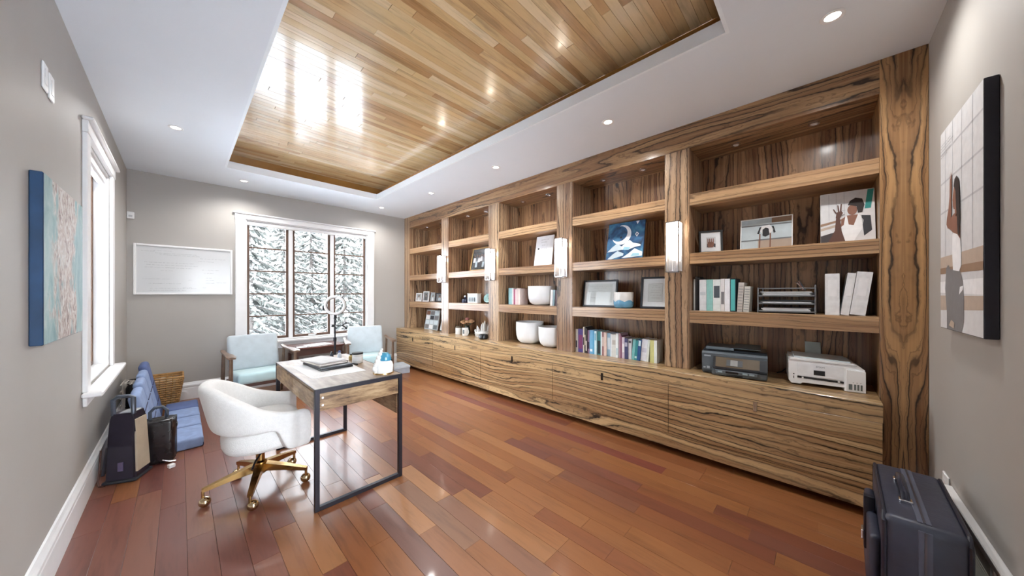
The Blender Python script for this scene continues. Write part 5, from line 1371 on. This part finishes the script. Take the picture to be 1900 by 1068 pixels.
# ------------------------------------------------------------------ PICTURES ON THE SHELVES
# moon canvas
m, nt, b = newmat('night_sky_paint')
tc = nd(nt, 'ShaderNodeTexCoord'); n1 = nd(nt, 'ShaderNodeTexNoise'); n1.inputs['Scale'].default_value = 9; n1.inputs['Detail'].default_value = 6; n1.inputs['Distortion'].default_value = 1.0
nt.links.new(tc.outputs['Object'], n1.inputs['Vector'])
nt.links.new(ramp(nt, n1.outputs['Fac'], [(0.32, lin((26, 44, 66))), (0.48, lin((38, 82, 124))), (0.62, lin((58, 112, 150))), (0.75, lin((84, 140, 168)))]), b.inputs['Base Color']); b.inputs['Roughness'].default_value = 0.45
MATS['night_sky_paint'] = m
w_, h_ = 0.375, 0.385
o = canvas('moon_painting', 'blue painting of a white crescent moon over snowy peaks', 3.02, 1.395, S2, w_, h_, 0.018, 'night_sky_paint', M('navy_canvas_edge', (30, 50, 80), 0.5), 0.2, cat='painting')
P_('moon_white', (228, 230, 236)); P_('peak_white', (214, 226, 232)); P_('peak_blue', (150, 196, 214)); P_('peak_grey', (188, 204, 214))
outer = ellipse(0.39, 0.665, 0.265, 0.265, 30, R(-155), R(97)); inner = ellipse(0.325, 0.70, 0.225, 0.21, 30, R(92), R(-138))
flat(o, 'painted_moon', 'moon_white', outer + inner, w_, h_, 1)
for pts, mt, k in (([(0.02, 0.22), (0.15, 0.34), (0.28, 0.44), (0.42, 0.35), (0.44, 0.26), (0.2, 0.23)], 'peak_grey', 2), ([(0.40, 0.33), (0.55, 0.46), (0.63, 0.50), (0.72, 0.42), (0.92, 0.36), (0.93, 0.32), (0.78, 0.30), (0.60, 0.24), (0.44, 0.26)], 'peak_white', 3),
                ([(0.46, 0.26), (0.62, 0.24), (0.66, 0.30), (0.5, 0.33)], 'peak_blue', 4), ([(0.05, 0.03), (0.2, 0.16), (0.32, 0.235), (0.5, 0.15), (0.48, 0.10), (0.15, 0.02)], 'peak_grey', 5), ([(0.44, 0.03), (0.62, 0.14), (0.78, 0.265), (0.9, 0.2), (0.985, 0.16), (0.985, 0.06), (0.7, 0.04)], 'peak_white', 6), ([(0.68, 0.06), (0.92, 0.07), (0.9, 0.13), (0.74, 0.14)], 'peak_blue', 7),
                ([(0.76, 0.985), (0.80, 0.90), (0.85, 0.985)], 'moon_white', 2), ([(0.76, 0.64), (0.80, 0.70), (0.86, 0.645), (0.81, 0.565)], 'moon_white', 2), ([(0.785, 0.638), (0.805, 0.67), (0.835, 0.642), (0.81, 0.6)], 'night_sky_paint', 3),
                ([(0.36, 0.57), (0.40, 0.57), (0.40, 0.62), (0.37, 0.62)], 'hair_print', 3)):
    flat(o, 'painted_shape', mt, pts, w_, h_, k)

def lines(o, w_, h_, t_, bw_, rows_, mat='ink_grey', hh=0.02, seed=1, k=2):
    g = G(); rr = random.Random(seed); iw, ih = w_ - 2 * bw_, h_ - 2 * bw_
    toP = lambda u, v: (-iw / 2 + u * iw, t_ * 0.45 - 0.0004 * (k + 1), bw_ + v * ih)
    for u0, u1, v in rows_: scribble(g, u0, u1, v, hh, toP, rnd=rr, wgt=0.16)
    return g.obj('printed_text', mat, o)
# certificates
M('frame_black', (30, 32, 40), 0.35, var=0.08)
M('cert_paper', (226, 234, 234), 0.7, var=0.02); M('cert_mount', (240, 246, 248), 0.7, var=0.02)
w_, h_ = 0.395, 0.285
o = framed('certificate', 'black framed certificate in landscape format on the bookcase shelf', 3.06, 1.685, S3, w_, h_, 0.02, 0.018, 'frame_black', 'cert_mount', 0.12, group='framed certificates', cat='certificate')
fpt(o, 'certificate_paper', 'cert_paper', [(0.1, 0.12), (0.9, 0.12), (0.9, 0.9), (0.1, 0.9)], w_, h_, 0.02, 0.018, 1)
lines(o, w_, h_, 0.02, 0.018, [(0.18, 0.82, 0.80), (0.3, 0.72, 0.72), (0.44, 0.6, 0.63), (0.14, 0.8, 0.58), (0.44, 0.62, 0.52), (0.22, 0.72, 0.43), (0.2, 0.45, 0.33), (0.22, 0.44, 0.30), (0.66, 0.8, 0.34)], seed=3)
w_, h_ = 0.265, 0.30
o = framed('certificate', 'black framed certificate with wide pale mount half behind the post', 3.06, 1.115, S3, w_, h_, 0.02, 0.018, 'frame_black', 'cert_mount', 0.14, group='framed certificates', cat='certificate')
fpt(o, 'mount_edge', 'ink_grey', [(0.215, 0.175), (0.785, 0.175), (0.785, 0.825), (0.215, 0.825)], w_, h_, 0.02, 0.018, 1)
fpt(o, 'certificate_paper', 'cert_paper', [(0.22, 0.18), (0.78, 0.18), (0.78, 0.82), (0.22, 0.82)], w_, h_, 0.02, 0.018, 2)
lines(o, w_, h_, 0.02, 0.018, [(0.4, 0.6, 0.74), (0.35, 0.65, 0.68), (0.32, 0.68, 0.58), (0.32, 0.68, 0.5), (0.3, 0.7, 0.4), (0.35, 0.65, 0.3)], seed=4, k=3)
# white sign, third bay
w_, h_ = 0.27, 0.375
o = canvas('lettered_sign', 'tall white sign with faint lines of lettering on the bookcase shelf', 3.03, 2.415, S2, w_, h_, 0.012, M('sign_white', (226, 228, 234), 0.6), 'white_plastic', 0.17, cat='sign')
g = G(); rr = random.Random(5); toP = lambda u, v: (-w_ / 2 + u * w_, -0.0014, v * h_)
for u0, u1, v in ((0.3, 0.7, 0.86), (0.32, 0.6, 0.78), (0.35, 0.55, 0.68), (0.12, 0.22, 0.56), (0.32, 0.65, 0.56), (0.12, 0.55, 0.47), (0.14, 0.7, 0.38), (0.12, 0.5, 0.29), (0.62, 0.75, 0.30), (0.3, 0.6, 0.18), (0.15, 0.6, 0.08)): scribble(g, u0, u1, v, 0.025, toP, rnd=rr, wgt=0.2)
g.obj('lettering', 'ink_grey', o)
flat(o, 'round_emblem', 'ink_dark', ellipse(0.18, 0.58, 0.05, 0.03), w_, h_, 2)
# gold framed group photo, second bay
M('frame_gold', (176, 140, 88), 0.35, 0.3, var=0.1); P_('photo_dark', (44, 52, 54)); P_('photo_grey', (120, 124, 130))
w_, h_ = 0.42, 0.36
o = framed('framed_photo', 'gold framed dark group photo half behind a sconce', 3.05, 3.63, S2, w_, h_, 0.02, 0.02, 'frame_gold', 'photo_dark', 0.2, cat='photo')
rr = random.Random(2)
for k in range(6):
    u = 0.14 + 0.135 * k; v = 0.5 + 0.05 * (k % 2)
    fpt(o, 'printed_face', 'skin_print', ellipse(u, v + 0.15, 0.035, 0.06, 12), w_, h_, 0.02, 0.02, 2)
    fpt(o, 'printed_shirt', ('print_white', 'photo_grey', 'print_white')[k % 3], [(u - 0.07, v - 0.14), (u + 0.07, v - 0.14), (u + 0.06, v + 0.08), (u - 0.06, v + 0.08)], w_, h_, 0.02, 0.02, 1)
    fpt(o, 'printed_legs', ('ink_dark', 'peak_grey', 'navy_edge')[k % 3], [(u - 0.06, 0.12), (u + 0.06, 0.12), (u + 0.06, v - 0.14), (u - 0.06, v - 0.14)], w_, h_, 0.02, 0.02, 1)
# fifth bay: three pictures
w_, h_ = 0.17, 0.195
o = framed('framed_photo', 'small black framed photo of hands leaning beside the nearest sconce', 3.06, 0.655, S2, w_, h_, 0.022, 0.014, 'black_matte', 'paper', 0.16, rz=RZ + R(20), cat='photo')
fpt(o, 'printed_shadow', 'print_grey', [(0.27, 0.2), (0.75, 0.2), (0.75, 0.75), (0.27, 0.75)], w_, h_, 0.022, 0.014, 1)
fpt(o, 'printed_palm', 'skin_print', [(0.36, 0.22), (0.62, 0.22), (0.68, 0.42), (0.6, 0.5), (0.4, 0.5), (0.32, 0.42)], w_, h_, 0.022, 0.014, 3)
for u in (0.36, 0.45, 0.54, 0.63): fpt(o, 'printed_finger', 'skin_print', [(u - 0.03, 0.45), (u + 0.03, 0.45), (u + 0.025, 0.68), (u - 0.025, 0.68)], w_, h_, 0.022, 0.014, 3)
for u in (0.3, 0.64): fpt(o, 'printed_sleeve', 'ink_dark', [(u, 0.24), (u + 0.09, 0.22), (u + 0.1, 0.40), (u + 0.01, 0.42)], w_, h_, 0.022, 0.014, 2)
w_, h_ = 0.315, 0.25
o = framed('framed_photo', 'wide white edged photo of a person bending in a pale room', 3.09, 0.305, S2, w_, h_, 0.02, 0.006, 'white_plastic', M('photo_pale', (200, 212, 218), 0.5), 0.12, cat='photo')
Fp = lambda n_, m_, p_, k_: fpt(o, n_, m_, p_, w_, h_, 0.02, 0.006, k_)
Fp('printed_blind', 'timber_print', [(0.62, 0.84), (1, 0.84), (1, 1), (0.62, 1)], 1); Fp('printed_blind', 'peak_grey', [(0, 0.86), (0.62, 0.86), (0.62, 1), (0, 1)], 1)
Fp('printed_rail', 'ink_grey', [(0, 0.78), (1, 0.76), (1, 0.80), (0, 0.82)], 2); Fp('printed_rail', 'ink_grey', [(0, 0.29), (1, 0.29), (1, 0.33), (0, 0.33)], 2)
Fp('printed_floor', 'timber_pale', [(0.35, 0), (1, 0), (1, 0.29), (0.35, 0.29)], 1); Fp('printed_figure', 'ink_dark', [(0.33, 0.52), (0.38, 0.72), (0.42, 0.74), (0.37, 0.50)], 3); Fp('printed_figure', 'ink_dark', [(0.62, 0.74), (0.66, 0.72), (0.70, 0.52), (0.66, 0.5)], 3)
Fp('printed_back', 'print_white', [(0.38, 0.60), (0.42, 0.76), (0.58, 0.78), (0.66, 0.62), (0.6, 0.5), (0.44, 0.5)], 3); Fp('printed_hair', 'ink_dark', [(0.44, 0.44), (0.50, 0.40), (0.58, 0.46), (0.56, 0.66), (0.50, 0.70), (0.44, 0.64)], 4)
for u in (0.37, 0.58): Fp('printed_arm', 'skin_print', [(u, 0.0), (u + 0.025, 0.0), (u + 0.03, 0.5), (u + 0.005, 0.52)], 4)
w_, h_ = 0.25, 0.345
o = canvas('photo_canvas', 'white edged canvas photo of a person in white top holding up one hand', 3.03, -0.125, S2, w_, h_, 0.02, 'print_grey', 'white_plastic', 0.13, rz=RZ + R(4))
Fc = lambda n_, m_, p_, k_: flat(o, n_, m_, p_, w_, h_, k_)
for u in (0.16, 0.3, 0.45): Fc('printed_mullion', 'seam_print', [(u, 0.45), (u + 0.012, 0.45), (u + 0.012, 0.98), (u, 0.98)], 1)
Fc('printed_sill', 'timber_print', [(0, 0.34), (0.4, 0.42), (0.4, 0.46), (0, 0.39)], 1); Fc('printed_sill', 'timber_pale', [(0, 0.25), (0.38, 0.33), (0.38, 0.38), (0, 0.30)], 1); Fc('printed_sill', 'shadow_print', [(0, 0.0), (0.3, 0.05), (0.3, 0.22), (0, 0.15)], 1)
Fc('printed_plant', 'teal_print', [(0.82, 0.62), (0.93, 0.62), (0.99, 0.985), (0.88, 0.985)], 1)
Fc('printed_top', 'print_white', [(0.38, 0.10), (0.40, 0.34), (0.46, 0.50), (0.52, 0.52), (0.72, 0.52), (0.80, 0.40), (0.76, 0.22), (0.62, 0.02), (0.42, 0.03)], 2)
Fc('printed_chest', 'skin_print', [(0.50, 0.52), (0.53, 0.34), (0.62, 0.32), (0.70, 0.52)], 3); Fc('printed_sleeve', 'ink_dark', [(0.76, 0.50), (0.92, 0.48), (0.94, 0.2), (0.80, 0.1), (0.78, 0.3)], 2)
Fc('printed_face', 'skin_print', ellipse(0.60, 0.62, 0.09, 0.10), 4); Fc('printed_hair', 'hair_print', [(0.52, 0.72), (0.56, 0.80), (0.66, 0.85), (0.78, 0.82), (0.82, 0.70), (0.78, 0.56), (0.70, 0.55), (0.68, 0.68), (0.58, 0.71)], 5)
Fc('printed_forearm', 'skin_dark', [(0.14, 0.02), (0.46, 0.02), (0.40, 0.22), (0.37, 0.50), (0.30, 0.50), (0.27, 0.24)], 6); Fc('printed_shoulder', 'skin_print', [(0.38, 0.30), (0.40, 0.46), (0.47, 0.50), (0.44, 0.34)], 3)
Fc('printed_hand', 'skin_dark', [(0.29, 0.49), (0.38, 0.49), (0.43, 0.58), (0.40, 0.62), (0.31, 0.60)], 7)
for a, b_ in (((0.25, 0.67), (0.30, 0.58)), ((0.335, 0.74), (0.35, 0.60)), ((0.40, 0.76), (0.385, 0.60)), ((0.48, 0.63), (0.40, 0.62)), ((0.46, 0.55), (0.40, 0.53))):
    Fc('printed_finger', 'skin_dark', [(a[0] - 0.012, a[1]), (a[0] + 0.012, a[1]), (b_[0] + 0.016, b_[1]), (b_[0] - 0.016, b_[1])], 8)

# first bay: small frames on the shelf
P_('photo_mid', (104, 112, 116)); P_('photo_light', (176, 186, 190)); M('frame_white', (226, 226, 226), 0.4)
fr = [(5.33, 0.20, 0.155, 'frame_white', 'photo_light', 'white framed photo at the left end of the window end shelf', 0.02), (5.085, 0.195, 0.185, 'frame_white', 'photo_mid', 'taller white framed portrait photo on the window end shelf', 0.02),
      (4.91, 0.15, 0.165, 'chrome', 'photo_light', 'silver framed photo between white and black frames on window end shelf', 0.014), (4.70, 0.24, 0.155, 'frame_black', 'photo_mid', 'black framed photo beside the first post on the window end shelf', 0.02)]
for k, (yc, w_, h_, fm_, pm_, lb, bw_) in enumerate(fr):
    o = framed('framed_photo', lb, 3.04 + 0.03 * (k > 1), yc, S3, w_, h_, 0.015, bw_, fm_, pm_, 0.12, group='small framed photos', cat='photo')
    F1 = lambda n_, m_, p_, k_: fpt(o, n_, m_, p_, w_, h_, 0.015, bw_, k_)
    F1('printed_torso', ('print_white', 'ink_dark', 'print_white', 'peak_grey')[k], [(0.28, 0.0), (0.74, 0.0), (0.66, 0.46), (0.36, 0.46)], 1); F1('printed_face', 'skin_print', ellipse(0.51, 0.62, 0.12, 0.17, 14), 2); F1('printed_hair', 'hair_print', ellipse(0.51, 0.74, 0.13, 0.09, 12), 3)
# first bay on the worktop
w_, h_ = 0.42, 0.345
o = canvas('photo_collage', 'collage board of several photos standing on the worktop end', 3.05, 4.93, ZT, w_, h_, 0.015, 'photo_light', 'white_plastic', 0.18, cat='collage')
rr = random.Random(12)
for i in range(3):
    for j in range(4):
        u, v = 0.04 + 0.32 * i, 0.04 + 0.235 * j
        flat(o, 'collage_photo', rr.choice(('photo_mid', 'ink_dark', 'peak_white', 'pants_print', 'skin_print', 'print_white', 'peak_blue')), [(u, v), (u + 0.28, v), (u + 0.28, v + 0.2), (u, v + 0.2)], w_, h_, 1 + i)
w_, h_ = 0.19, 0.33
o = canvas('photo_card', 'white card with black edge half behind the first post on worktop', 3.03, 4.515, ZT, w_, h_, 0.012, 'print_white', 'black_matte', 0.2, cat='card')
flat(o, 'printed_strip', 'ink_dark', [(0.0, 0.0), (1, 0.0), (1, 0.05), (0, 0.05)], w_, h_, 1)

# second bay shelf: dark bottle, photo box, turquoise plate
o = thing('ink_bottle', 'dark blue bottle with a pale stopper on the second bay shelf', 'bottle', (3.10, 4.01, S3))
G().lathe([(0, 0), (0.05, 0), (0.055, 0.02), (0.05, 0.06), (0.022, 0.075), (0.02, 0.09), (0, 0.09)], n=24).obj('body', M('bottle_navy', (36, 40, 66), 0.15), o, smooth=True)
G().ball((0, 0, 0.1), 0.018, u=14, v=8).obj('stopper', 'white_plastic', o, smooth=True)
w_, h_ = 0.23, 0.135
o = thing('photo_box', 'white box frame with small photo print on the second bay shelf', 'photo', (3.04, 3.76, S3 + 0.0005), RZ)
G().box((-w_ / 2, 0, 0), (w_ / 2, 0.08, h_), 0.004).obj('box', 'frame_white', o)
flat(o, 'print', 'photo_light', [(0.08, 0.12), (0.92, 0.12), (0.92, 0.72), (0.08, 0.72)], w_, h_, 0)
for u in (0.2, 0.38, 0.56, 0.74): flat(o, 'printed_figure', 'photo_mid' if u < 0.6 else 'ink_dark', ellipse(u, 0.4, 0.06, 0.25, 12), w_, h_, 1)
G().box((-w_ / 2 - 0.004, -0.004, h_), (w_ / 2 + 0.004, 0.084, h_ + 0.012), 0.002).obj('lid', M('box_lid_pale', (214, 206, 198), 0.5), o)
o = thing('glazed_plate', 'turquoise and white round plate standing on the second bay shelf', 'plate', (3.11, 3.49, S3 + 0.008), RZ, rx=R(-14))
G().grid(lambda u, v: ((0.005 + 0.068 * v) * math.cos(2 * PI * u) * 1.15, -0.018 * v * v, 0.0675 + (0.005 + 0.06 * v) * math.sin(2 * PI * u)), 32, 6, True).obj('dish', M('glaze_turquoise', (170, 212, 210), 0.2, var=0.3, scale=14), o, smooth=True)
md = o.children[0].modifiers.new('t', 'SOLIDIFY'); md.thickness = 0.004
G().box((-0.03, 0.004, 0), (0.03, 0.04, 0.008), 0.002).box((-0.006, 0.02, 0.0), (0.006, 0.035, 0.09), 0.002).obj('stand', 'black_plastic', o)

# second bay worktop: jar, vase with flowers, mug, crystals, black bowl
o = thing('lidded_jar', 'white candle jar with dark lid on the worktop, left of the flowers', 'jar', (3.03, 4.075, ZT))
G().lathe([(0, 0), (0.053, 0), (0.056, 0.006), (0.056, 0.1), (0, 0.1)], n=24).obj('body', 'white_glaze', o, smooth=True); G().lathe([(0, 0.1), (0.05, 0.1), (0.05, 0.122), (0, 0.124)], n=24).obj('lid', M('lid_brown', (96, 84, 72), 0.4), o, smooth=True)
o = thing('flower_vase', 'dark vase of dried peach roses on the worktop', 'vase', (3.12, 3.98, ZT))
G().lathe([(0, 0), (0.04, 0), (0.05, 0.04), (0.042, 0.10), (0.03, 0.125), (0.036, 0.135), (0.03, 0.13), (0, 0.12)], n=24).obj('vase', M('vase_dark', (44, 48, 46), 0.2), o, smooth=True)
M('petal', (206, 162, 124), 0.8, var=0.2, scale=40); M('petal_pink', (190, 128, 126), 0.8, var=0.2, scale=40); M('leaf_green', (70, 84, 66), 0.7, var=0.2)
rr = random.Random(6)
for k in range(9):
    a = 2 * PI * k / 8; r_ = 0.07 if k < 8 else 0
    c = Vector((r_ * math.cos(a), r_ * math.sin(a) * 1.25, 0.185 + 0.03 * rr.random() + (0.045 if k == 8 else 0)))
    g = G().ball(c, 0.022, (1, 1, 0.9), 10, 7)
    for q in range(6):
        b2 = 2 * PI * q / 6
        g.ball(c + Vector((0.018 * math.cos(b2), 0.018 * math.sin(b2), -0.004)), 0.016, (1, 1, 1.1), 8, 6)
    fl_ = g.obj('rose', 'petal' if k != 8 else 'petal_pink', o, smooth=True)
    G().tube([tuple(c - Vector((0, 0, 0.02))), (c.x * 0.4, c.y * 0.4, 0.12)], 0.003, 5).obj('stem', 'leaf_green', fl_)
    lf = c + Vector((0.02 * math.cos(a + 1), 0.02 * math.sin(a + 1), -0.035))
    G().poly([lf, lf + Vector((0.02, 0.012, 0.01)), lf + Vector((0.045, 0.0, 0.0)), lf + Vector((0.02, -0.012, 0.01))]).obj('leaf', 'leaf_green', fl_)
o = thing('mug', 'white mug with a dark drawing in front of the flowers', 'mug', (2.99, 3.865, ZT), RZ)
G().lathe([(0, 0.0), (0.042, 0.0), (0.046, 0.006), (0.046, 0.115), (0.042, 0.115), (0.041, 0.012), (0, 0.012)], n=28).obj('cup', 'white_glaze', o, smooth=True)
G().tube([(0.044, 0, 0.095), (0.07, 0, 0.09), (0.078, 0, 0.06), (0.07, 0, 0.03), (0.044, 0, 0.024)], 0.007, 8).obj('handle', 'white_glaze', o, smooth=True)
G().grid(lambda u, v: (0.0464 * math.sin((u - 0.5) * 0.7 + 0.3), -0.0464 * math.cos((u - 0.5) * 0.7 + 0.3), 0.03 + 0.06 * v), 6, 2).obj('printed_drawing', 'photo_mid', o)
o = thing('crystal_cluster', 'white crystal cluster sculpture on the worktop', 'crystal', (3.09, 3.58, ZT))
rr = random.Random(15)
g = G().ball((0, 0, 0.054), 0.09, (0.9, 1.5, 0.45), 12, 8)
for k in range(26):
    a = rr.uniform(0, 2 * PI); r_ = rr.uniform(0, 0.09)
    p = Vector((r_ * math.cos(a) * 0.7, r_ * math.sin(a) * 1.5, 0.02)); hh = max(0.05, 0.24 - 1.5 * abs(p.y + 0.02)) * rr.uniform(0.6, 1.0)
    tip = p + Vector((p.x * 0.5, p.y * 0.35, hh))
    md_ = p.lerp(tip, 0.75)
    g.cyl(p, md_, 0.022, 0.018, 6); g.cyl(md_, tip, 0.018, 0.002, 6)
g.obj('crystals', M('crystal_white', (228, 228, 226), 0.4, var=0.06), o)
G().lathe([(0, 0), (0.085, 0), (0.09, 0.012), (0, 0.014)], n=24, sx=0.85, sy=1.6).obj('base', M('crystal_base', (204, 204, 204), 0.6), o, smooth=True)
o = thing('black_bowl', 'small round black pot at the front of the worktop by the crystals', 'pot', (2.925, 3.375, ZT), RZ)
G().lathe([(0, 0), (0.05, 0), (0.066, 0.02), (0.066, 0.05), (0.058, 0.066), (0.05, 0.066), (0.05, 0.055), (0, 0.05)], n=28).obj('pot', 'black_plastic', o, smooth=True)
G().grid(lambda u, v: (0.0666 * math.sin((u - 0.5) * 0.9 - 0.3), -0.0666 * math.cos((u - 0.5) * 0.9 - 0.3), 0.024 + 0.022 * v), 8, 2).obj('label', 'photo_grey', o)

# singing bowls
def bowl(label, X, Y, Z, r, h, mat='bowl_white'):
    o = thing('singing_bowl', label, 'bowl', (X, Y, Z), group='white crystal singing bowls')
    pr = [(0, 0), (r * 0.45, 0.0), (r * 0.7, h * 0.05), (r * 0.88, h * 0.17), (r * 0.97, h * 0.36), (r, h * 0.6), (r, h), (r - 0.008, h), (r - 0.009, h * 0.6), (r * 0.9, h * 0.3), (r * 0.6, h * 0.1), (0, h * 0.06)]
    G().lathe(pr, n=44).obj('shell', mat, o, smooth=True, angle=50)
    G().lathe([(r + 0.0005, h - 0.006), (r + 0.002, h - 0.003), (r, h + 0.002), (r - 0.008, h + 0.002), (r - 0.008, h - 0.006)], n=44).obj('rim', M('bowl_rim', (226, 226, 226), 0.5), o, smooth=True)
M('bowl_white', (232, 233, 234), 0.45, var=0.02)
bowl('white singing bowl on the shelf among the books', 3.12, 2.485, S3, 0.178, 0.232)
bowl('larger white singing bowl standing left on the worktop', 3.13, 2.70, ZT, 0.178, 0.27)
bowl('smaller white singing bowl standing right on the worktop, by the post', 3.10, 2.318, ZT, 0.165, 0.235)
# dip-glazed planter
o = thing('planter', 'white planter with blue scalloped base before the certificate', 'planter', (3.035, 1.40, S3), RZ)
r_, h_ = 0.092, 0.155
G().lathe([(0, 0), (0.07, 0), (0.085, 0.012), (r_, 0.04), (r_, h_), (r_ - 0.008, h_), (r_ - 0.008, 0.04), (0, 0.03)], n=40).obj('pot', 'white_glaze', o, smooth=True, angle=50)
def gl(u, v):
    top = 0.06 + 0.018 * abs(math.sin(u * PI * 6)); z = 0.0005 + top * v
    rr_ = (0.0705 + 0.015 * min(1, z / 0.012)) if z < 0.012 else (0.0855 + 0.0075 * min(1, (z - 0.012) / 0.028))
    return ((rr_ + 0.001) * math.cos(2 * PI * u), (rr_ + 0.001) * math.sin(2 * PI * u), z)
G().grid(gl, 72, 8, True).obj('blue_glaze', M('glaze_blue', (104, 162, 196), 0.25, var=0.1), o, smooth=True)
